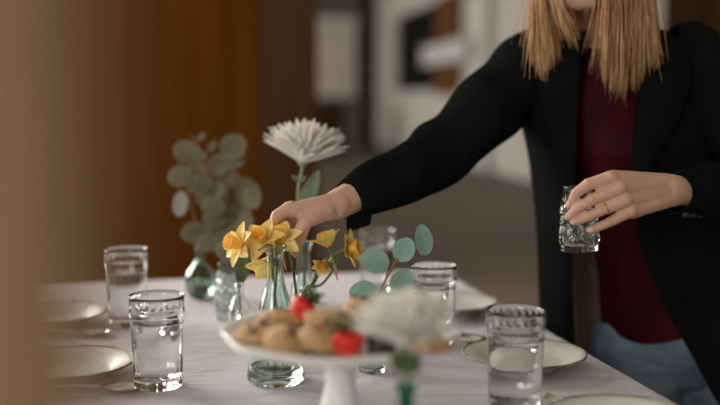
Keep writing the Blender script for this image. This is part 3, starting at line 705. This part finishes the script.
# large grey branch in the round vase
tE = 1.96
br = empty('eucalyptus_branch', RV + V3((0, 0, 0.010))); tag(br, 'grey olive eucalyptus branch with many round leaves in the round vase', 'foliage')
rb = RV + V3((0, 0, 0.010))
for path in ([(190, 134), (203, 155), (213, 180), (216, 200), (210, 230), (203, 250)], [(188, 172), (189, 195), (194, 215), (200, 235), (202, 250)], [(236, 150), (232, 180), (222, 210), (208, 238), (203, 250)]):
    pts = [P(x, y, tE) for x, y in path] + [RV+V3((0, 0, 0.09)), rb]
    obj('stem', ctube([p-rb for p in pts], [0.0009] + [0.0017]*(len(pts)-1), 8, 5), 'stem_brown', br)
rnd = random.Random(11)
for (x, y, s, ang, kd) in [(186, 152, 27, 150, 'euc_grey'), (198, 157, 18, 20, 'grey_oval'), (180, 176, 25, 200, 'euc_grey'), (198, 171, 24, 130, 'euc_grey'), (180, 204, 25, 80, 'pale_oval'), (203, 185, 22, 170, 'euc_grey'),
                           (205, 197, 21, 190, 'euc_grey'), (213, 206, 24, 165, 'euc_grey'), (233, 147, 30, 40, 'euc_grey'), (234, 160, 22, 20, 'euc_grey'), (219, 165, 24, 60, 'euc_grey'), (226, 178, 26, 10, 'euc_grey'),
                           (228, 193, 27, 330, 'euc_grey'), (246, 190, 28, 350, 'euc_grey'), (252, 197, 24, 300, 'euc_grey'), (216, 217, 27, 200, 'euc_grey'), (238, 212, 28, 320, 'euc_grey'), (193, 232, 24, 190, 'euc_grey'),
                           (212, 232, 24, 260, 'euc_grey'), (228, 228, 26, 300, 'euc_grey'), (201, 137, 12, 40, 'grey_oval'), (212, 146, 14, 45, 'grey_oval'), (246, 222, 20, 290, 'euc_grey'), (206, 242, 22, 200, 'euc_grey'), (222, 243, 24, 250, 'euc_grey'), (236, 232, 24, 280, 'euc_grey'), (214, 192, 24, 30, 'euc_grey'), (240, 204, 26, 340, 'euc_grey'), (196, 184, 22, 140, 'euc_grey')]:
    euc_leaf(br, rb, x, y, tE + rnd.uniform(-0.045, 0.045), s, ang, kd, (rnd.uniform(-0.5, 0.5), -1, rnd.uniform(-0.3, 0.5)))
# short branch in the hobnail vase
b2 = empty('eucalyptus_branch', HV + V3((0, 0, 0.012))); hb_ = HV + V3((0, 0, 0.012))
tag(b2, 'short dark eucalyptus branch drooping over the hobnail vase', 'foliage')
obj('stem', ctube([P(235, 238, 1.78)-hb_, P(230, 255, 1.78)-hb_, HV+V3((0, 0, 0.095))-hb_, V3((0, 0, 0))], [0.001, 0.0015, 0.0016, 0.0016], 8, 5), 'stem_brown', b2)
for (x, y, s, ang, kd) in [(231, 262, 26, 250, 'euc_grey'), (226, 250, 22, 160, 'euc_grey'), (240, 247, 24, 20, 'euc_grey'), (234, 236, 22, 80, 'euc_grey')]:
    euc_leaf(b2, hb_, x, y, 1.775 + rnd.uniform(-0.02, 0.01), s, ang, kd, (rnd.uniform(-0.4, 0.4), -1, rnd.uniform(-0.2, 0.4)))
# leaf in the small bottle
lf = empty('leaf_stem', BV + V3((0, 0, 0.012))); lb_ = BV + V3((0, 0, 0.012)); tag(lf, 'single dark green leaf standing in the small clear bottle', 'foliage')
obj('stem', ctube([P(243, 272, 1.62)-lb_, P(241, 282, 1.62)-lb_, BV+V3((0, 0, 0.09))-lb_, V3((0.003, 0, 0))], [0.001, 0.0014, 0.0014, 0.0014], 8, 5), 'stem', lf)
leaf_at(lf, lb_, P(240, 284, 1.62), P(247, 249, 1.60), 0.0125, 'leaf')

# ------------------------------------------------------------------ the woman
OFF = V3((0.54, 1.80, 0)); per = empty('person', OFF)
tag(per, 'woman in black blazer and burgundy velvet top arranging flowers, holding a hobnail glass', 'person')
mm = 0.001
SHR, SHL = P(536, 60, 1.75), P(698, 60, 1.75)                 # her right and left shoulder joints
ELR, WRR = P(442, 152, 1.63), P(338, 204, 1.475)
ELL, WRL = P(774, 194, 1.53), P(671, 190, 1.432)
HC = V3((0.368, 1.640, P(574, 8, 1.6).z + 0.114))
fwd = V3((-0.53, -0.78, -0.33)).normalized(); hx = fwd.cross(V3((0, 0, 1))).normalized(); hu = hx.cross(fwd)   # hx: head's own right... kept right handed
HMr = Matrix((hx, fwd, hu)).transposed(); HM = Matrix.Translation(HC) @ HMr.to_4x4()
def hp(x, y, z): return HM @ V3((x, y, z))
neck_b = V3((0.435, 1.755, 1.235 + 0.02))
prims = []
# head
prims += [ball(hp(0, -0.012, 0.030), (0.073, 0.092, 0.080), 24, 32, rot=HMr), ball(hp(0, 0.028, -0.030), (0.060, 0.058, 0.078), 24, 32, rot=HMr), ball(hp(0, 0.058, -0.084), (0.030, 0.026, 0.020), rot=HMr)]
for s in (-1, 1):
    prims += [cone(hp(s*0.052, 0.0, -0.050), 0.018, hp(s*0.018, 0.062, -0.088), 0.014), ball(hp(s*0.036, 0.055, -0.022), (0.022, 0.018, 0.020), rot=HMr),
              ball(hp(s*0.074, -0.008, -0.010), (0.008, 0.016, 0.028), rot=HMr), cone(hp(s*0.012, 0.073, 0.026), 0.009, hp(s*0.042, 0.062, 0.026), 0.009)]
prims += [cone(hp(0, 0.084, 0.012), 0.008, hp(0, 0.100, -0.026), 0.010), ball(hp(0.011, 0.088, -0.029), 0.008), ball(hp(-0.011, 0.088, -0.029), 0.008),
          ball(hp(0, 0.080, -0.054), (0.022, 0.010, 0.006), rot=HMr), ball(hp(0, 0.078, -0.063), (0.019, 0.010, 0.006), rot=HMr)]
prims += chain([hp(0, -0.020, -0.045), neck_b + V3((-0.01, 0, 0.03)), neck_b + V3((0.0, 0.0, -0.04))], [0.052, 0.052, 0.062])
# torso
def slab(c, rx, ry, rz, rot=None): return ball(c, (rx, ry, rz), 14, 22, rot)
TORSO = [((0.445, 1.765, 1.18), 0.150, 0.085, 0.085), ((0.46, 1.755, 1.10), 0.140, 0.100, 0.11), ((0.492, 1.755, 1.00), 0.100, 0.085, 0.12), ((0.528, 1.755, 0.90), 0.092, 0.080, 0.11), ((0.560, 1.765, 0.80), 0.118, 0.090, 0.10)]
PELV = [((0.578, 1.775, 0.75), 0.142, 0.103, 0.10)]
for c, a_, b_, c_ in TORSO + PELV: prims.append(slab(c, a_, b_, c_))
for s in (-1, 1): prims.append(ball((0.468+s*0.055, 1.700, 1.075), (0.050, 0.042, 0.050)))
prims += [cone(neck_b+V3((-0.03, 0.005, -0.01)), 0.038, SHR, 0.040), cone(neck_b+V3((0.03, 0.005, -0.01)), 0.036, SHL+V3((0, 0, -0.012)), 0.038)]
# legs
HPR, HPL = V3((0.505, 1.775, 0.72)), V3((0.655, 1.785, 0.72))
KNR, KNL = V3((0.475, 1.74, 0.40)), V3((0.65, 1.755, 0.40))
ANR, ANL = V3((0.475, 1.83, 0.075)), V3((0.655, 1.845, 0.075))
LEGS = []
for h, k_, a_ in ((HPR, KNR, ANR), (HPL, KNL, ANL)):
    LEGS += chain([h, k_, (k_*0.65+a_*0.35)+V3((0, 0.02, 0)), a_], [0.082, 0.052, 0.050, 0.034])
prims += LEGS
for a_ in (ANR, ANL): prims += [cone(a_+V3((0, 0.01, -0.04)), 0.030, a_+V3((-0.02, -0.13, -0.052)), 0.022)]
# arms
prims += chain([SHR, ELR, WRR], [0.040, 0.036, 0.0225]) + chain([SHL, ELL, WRL], [0.040, 0.034, 0.0200])
# her left hand around the hobnail glass
def q(px, py, t): return P(px, py, t)
IDX = [q(611, 178, 1.382), q(588, 184.5, 1.387), q(576, 193, 1.390), q(571.5, 203, 1.396)]
MID = [q(620, 188, 1.376), q(592, 199.5, 1.384), q(578, 208, 1.388), q(570, 215.5, 1.394)]
RNG = [q(625, 200, 1.378), q(600, 211, 1.386), q(586, 217, 1.389), q(576, 221.5, 1.393)]
PNK = [q(630, 211, 1.385), q(610, 222, 1.391), q(600, 226.5, 1.392), q(592.5, 229.5, 1.395)]
prims += chain(IDX, [0.0108, 0.0084, 0.0073, 0.0064]); prims += chain(MID, [0.0108, 0.0083, 0.0072, 0.0064]); prims += chain(RNG, [0.0102, 0.0078, 0.0068, 0.0061]); prims += chain(PNK, [0.0095, 0.0071, 0.0063, 0.0056])
prims += [ball(c_[1] + V3((0, -0.0012, 0.0005)), r_) for c_, r_ in ((IDX, 0.0086), (MID, 0.0086), (RNG, 0.0081), (PNK, 0.0073))] + [ball(c_[0] + V3((0, -0.0025, 0.001)), 0.0100) for c_ in (IDX, MID, RNG, PNK)]
wA, wB = q(668, 183, 1.432), q(672, 197, 1.430)
for a_, w_ in ((IDX[0], wA), (MID[0], wA*0.6+wB*0.4), (RNG[0], wA*0.4+wB*0.6), (PNK[0], wB)):
    prims.append(cone(w_, 0.0140, a_ + V3((0.004, 0.005, 0)), 0.0112)); prims.append(cone(w_+V3((0, 0.010, 0)), 0.013, a_ + V3((0.008, 0.014, -0.002)), 0.011))
TH = [q(660, 196, 1.440), q(628, 197, 1.448), q(606, 199, 1.466), q(588, 200, 1.470)]
prims += chain(TH, [0.018, 0.0120, 0.0100, 0.0082]); prims += [cone(TH[0], 0.018, (TH[1]+MID[0])*0.5, 0.012)]
prims += [cone(WRL, 0.0205, ELL*0.25+WRL*0.75, 0.0245), cone(q(672, 184, 1.434), 0.0145, q(674, 197, 1.433), 0.0145)]
# her right hand pinching the daffodil
I2 = [q(291, 208, 1.436), q(277, 215.5, 1.430), q(273.5, 230, 1.434), q(279, 243, 1.442)]
M2 = [q(289, 208.5, 1.456), q(276, 218, 1.455), q(275, 232, 1.455), q(283, 245, 1.454)]
R2 = [q(293, 211, 1.474), q(283, 223, 1.478), q(282, 236, 1.475), q(289, 246, 1.468)]
P2 = [q(300, 215, 1.488), q(292, 226, 1.493), q(290, 238, 1.490), q(295, 246, 1.483)]
for c_, r_ in ((I2, (0.0110, 0.0088, 0.0076, 0.0066)), (M2, (0.0110, 0.0090, 0.0078, 0.0068)), (R2, (0.0105, 0.0086, 0.0075, 0.0066)), (P2, (0.0098, 0.0076, 0.0066, 0.0058))): prims += chain(c_, r_)
for a_ in (I2[0], M2[0], R2[0], P2[0]):
    w_ = WRR + (a_-M2[0])*0.35; prims.append(cone(w_, 0.0185, a_ + V3((0.004, 0, -0.003)), 0.0118))
T2 = [q(325, 210, 1.452), q(305.5, 221, 1.430), q(299, 238, 1.428), q(294.5, 251, 1.434)]
prims += chain(T2, [0.0165, 0.0112, 0.0098, 0.0075]); prims += [cone(T2[0], 0.016, q(297, 212, 1.440), 0.010), cone(WRR, 0.0225, ELR*0.25+WRR*0.75, 0.025)]
body = remesh('body', prims, 0.0019, 'skin', per, OFF, 4, 0.5)
# nails
def nail(tip, prev, nrm, r, w=0.0046):
    d = (tip-prev).normalized(); n_ = V3(nrm); n_ = (n_-d*n_.dot(d)).normalized(); s = d.cross(n_)
    rot = Matrix((d, s, n_)).transposed(); c = tip + d*r*0.35 + n_*r*0.80
    obj('fingernail', ball(c, (0.0058, w, 0.0018), 8, 12, rot), 'nail', per, off=OFF)
for ch_, n_ in ((IDX, (-0.9, -0.6, 0.25)), (MID, (-0.5, -0.9, 0.3)), (RNG, (-0.4, -0.9, 0.3)), (PNK, (-0.3, -0.9, 0.3)), (TH, (0, 1, 0.2))): nail(ch_[3], ch_[2], n_, 0.0068)
for ch_, n_ in ((I2, (-1, -0.3, 0)), (M2, (-1, 0, 0)), (R2, (-1, 0.2, 0)), (P2, (-1, 0.3, 0)), (T2, (0.7, -0.8, 0.1))): nail(ch_[3], ch_[2], n_, 0.0068)
# ring on the ring finger
rc = RNG[0]*0.28+RNG[1]*0.72; rd = (RNG[1]-RNG[0]).normalized(); B = Matrix.Translation(rc) @ basis(rd)
ring = [(0.0088+0.0007*math.cos(a), 0.0014*math.sin(a)) for a in [2*PI*i/10 for i in range(11)]]
rg = obj('finger_ring', xf(lathe(ring, 40), Matrix.Translation(rc-OFF) @ basis(rd)), 'gold'); rg.location = OFF
fix_normals(rg); tag(rg, 'thin rose gold ring on the hand holding the hobnail glass', 'ring')
# face details
for s in (-1, 1):
    ey = obj('eye', ball(hp(s*0.031, 0.066, 0.004), 0.0125, 10, 14), 'eye_white', per, off=OFF)
    obj('iris', ball(hp(s*0.031, 0.0752, -0.003), (0.0050, 0.0030, 0.0050), 8, 12, HMr), 'iris', ey, off=OFF)
    obj('eyebrow', ctube([hp(s*0.014, 0.080, 0.029), hp(s*0.032, 0.076, 0.035), hp(s*0.050, 0.064, 0.029)], [0.003, 0.0032, 0.0015], 8, 5), 'brow', per, off=OFF)
    obj('eyelid', xf(ball((0, 0, 0), (0.0155, 0.0140, 0.0085), 10, 16), Matrix.Translation(hp(s*0.031, 0.0665, 0.0090)) @ HMr.to_4x4()), 'skin', per, off=OFF)
obj('lips', join(ctube([hp(-0.022, 0.078, -0.058), hp(-0.008, 0.090, -0.054), hp(0, 0.0905, -0.0555), hp(0.008, 0.090, -0.054), hp(0.022, 0.078, -0.058)], [0.001, 0.0038, 0.0036, 0.0038, 0.001], 8, 5),
                 ctube([hp(-0.021, 0.077, -0.0590), hp(0, 0.0875, -0.0635), hp(0.021, 0.077, -0.0590)], [0.001, 0.0046, 0.001], 8, 6)), 'lips', per, off=OFF)

# jeans and velvet top: skins a few millimetres over the body
jp = [slab(c, a_+0.007, b_+0.008, c_+0.004) for c, a_, b_, c_ in PELV] + [slab((0.568, 1.767, 0.80), 0.124, 0.097, 0.072)]
for h, k_, a_ in ((HPR, KNR, ANR), (HPL, KNL, ANL)):
    jp += chain([h, k_, (k_*0.65+a_*0.35)+V3((0, 0.02, 0)), a_], [0.090, 0.062, 0.060, 0.052])
remesh('jeans', jp, 0.005, 'denim', per, OFF, 4)
for k_, z in ((0, 0.700), (1, 0.722)):
    pass
obj('waist_seam', ctube([(0.46, 1.700, 0.735), (0.52, 1.665, 0.725), (0.59, 1.658, 0.722), (0.67, 1.685, 0.728)], [0.0025]*4, 8, 8), 'denim', per, off=OFF)
for a_ in (ANR, ANL):
    sh_ = remesh('shoe', [cone(a_+V3((0, 0.015, -0.040)), 0.0345, a_+V3((-0.02, -0.12, -0.044)), 0.031), cone(a_+V3((0, 0.01, -0.01)), 0.040, a_+V3((0, 0.012, -0.04)), 0.036)], 0.005, 'shoe', per, OFF, 4)
rows = []
SHIRT = [(1.262, 0.437, 1.752, 0.060, 0.058), (1.245, 0.440, 1.752, 0.085, 0.068), (1.215, 0.444, 1.752, 0.135, 0.090), (1.17, 0.45, 1.748, 0.150, 0.104), (1.10, 0.462, 1.740, 0.148, 0.122), (1.06, 0.468, 1.740, 0.144, 0.118), (1.00, 0.492, 1.748, 0.120, 0.104), (0.92, 0.522, 1.752, 0.112, 0.096), (0.86, 0.545, 1.756, 0.118, 0.100), (0.80, 0.566, 1.764, 0.132, 0.108), (0.768, 0.578, 1.770, 0.142, 0.117)]
SHIRT = cr(SHIRT, 4); ns = 48
vs, fs = [], []
for i, (z, cx, cy, a_, b_) in enumerate(SHIRT):
    for k_ in range(ns):
        an = 2*PI*k_/ns
        wr_ = 1 + 0.012*math.sin(3*an+z*30)*math.sin(z*23) + (0.02*math.sin(an*9+1.3*math.sin(z*14)) if z < 1.15 else 0)*min(1, max(0, (1.15-z)*3))
        zz = z - (0.012*math.sin(an*2+0.5) + 0.006*math.sin(5*an) if i > len(SHIRT)-4 else 0)
        front = 0.012 if (z > 1.23 and math.sin(an) < 0) else 0
        vs.append(V3((cx + a_*wr_*math.cos(an), cy + b_*wr_*math.sin(an), zz + front*math.sin(an))))
for i in range(len(SHIRT)-1):
    for k_ in range(ns): fs.append((i*ns+k_, (i+1)*ns+k_, (i+1)*ns+(k_+1) % ns, i*ns+(k_+1) % ns))
shirt = obj('velvet_top', (vs, fs), 'velvet', per, off=OFF)
s = shirt.modifiers.new('s', 'SOLIDIFY'); s.thickness = 0.003; s.offset = 0
s = shirt.modifiers.new('u', 'SUBSURF'); s.levels = 1; s.render_levels = 1
nr_ = [V3(vs[k_]) + V3((0, 0, 0.001)) for k_ in range(ns)] ; nr_.append(nr_[0])
obj('neckband', tube(nr_, 0.0032, 8), 'velvet', shirt, off=OFF)

# blazer shell: control rings from her right front edge round the back to her left front edge
def lv(z, pts): return [(x, y, z) for x, y in pts]
JK = [
    lv(1.288, [(0.388, 1.722), (0.374, 1.735), (0.366, 1.757), (0.378, 1.800), (0.436, 1.826), (0.494, 1.800), (0.508, 1.757), (0.500, 1.735), (0.484, 1.722)]),
    lv(1.272, [(0.375, 1.693), (0.345, 1.715), (0.322, 1.757), (0.345, 1.820), (0.438, 1.850), (0.528, 1.820), (0.552, 1.757), (0.530, 1.715), (0.490, 1.693)]),
    lv(1.245, [(0.366, 1.665), (0.315, 1.690), (0.272, 1.757), (0.310, 1.838), (0.440, 1.868), (0.570, 1.838), (0.612, 1.757), (0.565, 1.690), (0.474, 1.662)]),
    lv(1.205, [(0.358, 1.640), (0.300, 1.672), (0.262, 1.757), (0.305, 1.848), (0.445, 1.878), (0.585, 1.848), (0.628, 1.757), (0.575, 1.672), (0.455, 1.637)]),
    lv(1.14, [(0.352, 1.622), (0.312, 1.650), (0.282, 1.752), (0.320, 1.852), (0.458, 1.882), (0.590, 1.852), (0.628, 1.757), (0.585, 1.660), (0.438, 1.606)]),
    lv(1.06, [(0.350, 1.618), (0.322, 1.645), (0.300, 1.745), (0.335, 1.852), (0.470, 1.884), (0.598, 1.852), (0.632, 1.755), (0.590, 1.655), (0.436, 1.604)]),
    lv(0.95, [(0.354, 1.640), (0.330, 1.660), (0.310, 1.745), (0.352, 1.850), (0.490, 1.880), (0.610, 1.850), (0.640, 1.755), (0.600, 1.650), (0.452, 1.612)]),
    lv(0.86, [(0.362, 1.665), (0.340, 1.680), (0.318, 1.755), (0.365, 1.862), (0.515, 1.892), (0.640, 1.862), (0.672, 1.758), (0.620, 1.648), (0.484, 1.618)]),
    lv(0.77, [(0.372, 1.690), (0.350, 1.700), (0.326, 1.765), (0.375, 1.880), (0.540, 1.908), (0.675, 1.880), (0.712, 1.765), (0.650, 1.640), (0.535, 1.622)]),
    lv(0.66, [(0.384, 1.705), (0.358, 1.712), (0.332, 1.775), (0.385, 1.892), (0.555, 1.920), (0.700, 1.895), (0.742, 1.770), (0.680, 1.640), (0.600, 1.628)]),
]
rings_ = [cr(l, 5) for l in JK]
cols = list(zip(*rings_)); colsd = [cr(c, 4) for c in cols]; rows = list(zip(*colsd))
jr = []
for i, r in enumerate(rows):
    o_ = []
    for j, p_ in enumerate(r):
        p_ = V3(p_); w_ = 0.004*noise.noise(p_*9) + 0.003*noise.noise(V3((p_.x*14, p_.y*14, p_.z*5)))
        c_ = V3((0.48, 1.76, p_.z)); d_ = (p_-c_).normalized(); o_.append(p_ + d_*w_)
    jr.append(o_)
jk = sheet(jr, 'jacket', 'blazer_body', per, 0.004, off=OFF, subsurf=1)
inner = []
for r in jr:
    o_ = []
    for j, p_ in enumerate(r):
        c_ = V3((0.48, 1.76, p_.z)); o_.append(p_ + (c_-p_).normalized()*0.006)
    inner.append(o_[1:-1])
sheet(inner, 'lining', 'blazer_lining', jk, 0.001, off=OFF, subsurf=1)
# lapels folded back along both front edges
def lapel(pts):
    """pts: (inner edge, outer edge) pairs"""
    rows_ = []
    for a_, b_ in pts:
        a_, b_ = V3(a_), V3(b_); rows_.append([a_, a_*0.66+b_*0.34+V3((0, -0.006, 0)), a_*0.33+b_*0.67+V3((0, -0.006, 0)), b_])
    q_ = [list(map(V3, c)) for c in zip(*[cr([tuple(p) for p in col], 4) for col in zip(*rows_)])]
    return sheet(q_, 'jacket', 'lapel', jk, 0.004, off=OFF, subsurf=1)
lapel([((0.386, 1.712, 1.292), (0.352, 1.716, 1.286)), ((0.370, 1.672, 1.262), (0.312, 1.682, 1.252)), ((0.360, 1.640, 1.215), (0.290, 1.664, 1.205)), ((0.352, 1.616, 1.13), (0.300, 1.642, 1.14)), ((0.350, 1.612, 1.06), (0.318, 1.632, 1.08)), ((0.351, 1.622, 0.98), (0.340, 1.634, 1.00))])
lapel([((0.486, 1.712, 1.292), (0.520, 1.716, 1.286)), ((0.480, 1.668, 1.262), (0.545, 1.676, 1.252)), ((0.458, 1.632, 1.215), (0.545, 1.650, 1.205)), ((0.438, 1.600, 1.13), (0.520, 1.622, 1.14)), ((0.435, 1.597, 1.06), (0.490, 1.612, 1.09)), ((0.444, 1.602, 0.99), (0.458, 1.606, 1.01))])
# sleeves
def sleeve(ctrl, rad, seed, cuff_dir):
    q_ = cr([tuple(p)+(r,) for p, r in zip(ctrl, rad)], 14); n_ = 36
    pts = [V3(p[:3]) for p in q_]; vs, fs = [], []; up = None
    for i, p_ in enumerate(pts):
        t_ = (pts[min(i+1, len(pts)-1)] - pts[max(i-1, 0)]).normalized()
        if up is None: up = t_.orthogonal().normalized()
        up = (up - t_*up.dot(t_)).normalized(); sd = t_.cross(up)
        for k_ in range(n_):
            an = 2*PI*k_/n_; d_ = up*math.cos(an)+sd*math.sin(an); w_ = p_ + d_*q_[i][3]
            f_ = noise.noise(w_*16+V3((seed, 0, 0)))*0.008 + 0.008*math.sin((w_-pts[0]).length*70 + 2.0*math.cos(an+seed) + 3*noise.noise(w_*7))*max(0, noise.noise(w_*6+V3((0, seed, 3)))+0.25)
            vs.append(w_ + d_*f_)
    for i in range(len(pts)-1):
        for k_ in range(n_): fs.append((i*n_+k_, i*n_+(k_+1) % n_, (i+1)*n_+(k_+1) % n_, (i+1)*n_+k_))
    o = obj('sleeve', (vs, fs), 'jacket', per, off=OFF)
    s_ = o.modifiers.new('s', 'SOLIDIFY'); s_.thickness = 0.004; s_.offset = -1
    s_ = o.modifiers.new('u', 'SUBSURF'); s_.levels = 1; s_.render_levels = 1
    return o
CUR, CUL = P(349, 201, 1.492), P(677, 193, 1.437)
s1_ = sleeve([SHR + V3((0.055, 0.005, 0.010)), SHR + V3((0, 0, -0.012)), SHR*0.5+ELR*0.5 + V3((0, 0, -0.004)), ELR, ELR*0.45+WRR*0.55+V3((0, 0, -0.003)), CUR + (ELR-CUR).normalized()*0.02, CUR], [0.050, 0.068, 0.060, 0.052, 0.044, 0.036, 0.032], 1.0, None)
s2_ = sleeve([SHL + V3((-0.055, 0.005, 0.010)), SHL + V3((0, 0, -0.012)), SHL*0.5+ELL*0.5, ELL, ELL*0.45+WRL*0.55, CUL + (ELL-CUL).normalized()*0.02, CUL], [0.050, 0.068, 0.060, 0.055, 0.045, 0.036, 0.031], 5.0, None)
# cuff flap hanging under the reaching wrist, buttons on the other cuff
fl = []
for i in range(5):
    t_ = i/4; a_ = P(346+26*t_, 222-8*t_, 1.478+0.02*t_); fl.append([a_ + V3((0, 0.012*k_/2, 0.020 - 0.013*k_)) for k_ in range(4)])
sheet(fl, 'jacket', 'cuff_flap', s1_, 0.003, off=OFF)
for i in range(3):
    c_ = CUL + (ELL-CUL).normalized()*(0.012+0.014*i) + V3((0.0, -0.016, -0.030)); obj('button', ball(c_, (0.005, 0.003, 0.005), 8, 12), 'button', s2_, off=OFF)

# hair: locks from the parting over the skull, falling straight
hs = []
rnd = random.Random(5)
fa = math.atan2(fwd.y, fwd.x)
def skull(az, el, k_=1.0):
    d = V3((math.cos(az)*math.cos(el), math.sin(az)*math.cos(el), math.sin(el)))
    l = HMr.inverted() @ d; c = HC + HMr @ V3((0, -0.010, 0.020))
    r_ = 1/math.sqrt((l.x/0.076)**2 + (l.y/0.101)**2 + (l.z/0.098)**2)
    return c + d*r_*k_
def raw_end(side):
    if side == 'r':                                   # her right curtain, beside the chin
        x = rnd.uniform(530, 576); y = 50 + 20*math.exp(-((x-546)/13)**2) + rnd.gauss(0, 7) - (8 if x > 562 else 0); return x, y, rnd.uniform(1.575, 1.64)
    if side == 'n':                                   # locks from the nape, in front of the collar
        return rnd.uniform(560, 586), 46 + rnd.gauss(0, 7), rnd.uniform(1.655, 1.68)
    x = rnd.uniform(603, 659); y = 91 - max(0, (x-632))*0.75 + rnd.gauss(0, 8) - (14 if x < 609 else 0); return x, y, rnd.uniform(1.575, 1.64)
CL = {k: sorted(raw_end(k) for _ in range(n)) for k, n in (('r', 15), ('l', 20), ('n', 7))}
def hair_end(side, t_=None):
    """where a lock of the front curtains ends: (pixel x, pixel y, depth)"""
    c = CL[side]; k_ = rnd.randrange(len(c)) if t_ is None else min(len(c)-1, max(0, int(t_*len(c) + rnd.gauss(0, 1.1))))
    w = rnd.random()**0.6
    return c[k_][0] + rnd.gauss(0, 2.2), c[k_][1] + 4 - 30*(1-w) + rnd.gauss(0, 2), c[k_][2]
NL = 1050
for i in range(NL):
    side = 'r' if i < 300 else 'l' if i < 720 else 'n' if i < 790 else 'b'
    off_ = {'r': rnd.uniform(-1.75, -0.62), 'l': rnd.uniform(0.60, 1.9), 'n': rnd.uniform(-2.4, -1.8), 'b': rnd.uniform(1.9, 2*PI-1.75)}[side]
    az = fa + off_; k_ = rnd.uniform(1.0, 1.09); r0 = rnd.uniform(0.0009, 0.0026)
    pts = [skull(fa + off_*g_ if side in 'rl' else az, e_, k_) for e_, g_ in ((1.35, 0.25), (1.0, 0.45), (0.65, 0.72), (0.3, 0.92), (0.0, 1.0))]; last = pts[-1]
    if side == 'b': end = V3((last.x, last.y, 1.235 + rnd.gauss(0, 0.012))) + V3((rnd.gauss(0, 0.006), rnd.gauss(0, 0.006), 0)); end = end + (V3((HC.x, HC.y, end.z))-end)*0.1
    else:
        t_ = (off_+1.75)/1.13 if side == 'r' else (off_-0.60)/1.3
        ex, ey, ed = hair_end(side, t_ if side != 'n' else None)
        if side == 'l': ed = 1.575 + 0.06*t_ + rnd.uniform(-0.008, 0.012)
        if rnd.random() < 0.14: ex += rnd.gauss(-4, 7); r0 *= 0.6
        end = P(ex, ey, ed)
    mid = last*0.5 + end*0.5 + V3((0, 0, 0)); ctr = V3((HC.x, HC.y, mid.z)); bow = (mid-ctr); bow.z = 0
    mid = mid + bow.normalized()*(0.004 + 0.004*rnd.random())
    for f_ in (0.28, 0.55, 0.8, 1.0):
        pts.append(last*(1-f_)**2 + mid*2*f_*(1-f_) + end*f_**2)
    hs.append(ctube(pts, [r0*0.9, r0, r0, r0, r0, r0*0.95, r0*0.85, r0*0.65, 0.0002], 5, 3))
# finer flyaway strands
for i in range(110):
    side = 'r' if i < 45 else 'l'
    az = fa + (rnd.uniform(-1.5, -0.62) if side == 'r' else rnd.uniform(0.6, 1.6)); b_ = skull(az, 0.0, 1.1)
    ex, ey, ed = hair_end(side); e_ = P(ex + rnd.gauss(-3, 8), ey + rnd.gauss(0, 5), ed-0.008)
    m_ = V3((b_.x*0.6+e_.x*0.4, b_.y*0.5+e_.y*0.5-0.004, b_.z*0.45+e_.z*0.55))
    hs.append(ctube([b_, m_, e_], [0.0006, 0.0006, 0.0003], 4, 5))
hair = obj('hair', join(*hs), 'hair', per, off=OFF); hair['kind'] = 'stuff'
remesh('hair_cap', [ball(HC + HMr @ V3((0, -0.016, 0.040)), (0.077, 0.089, 0.083), 14, 20, HMr)], 0.005, 'hair', hair, OFF, 3)
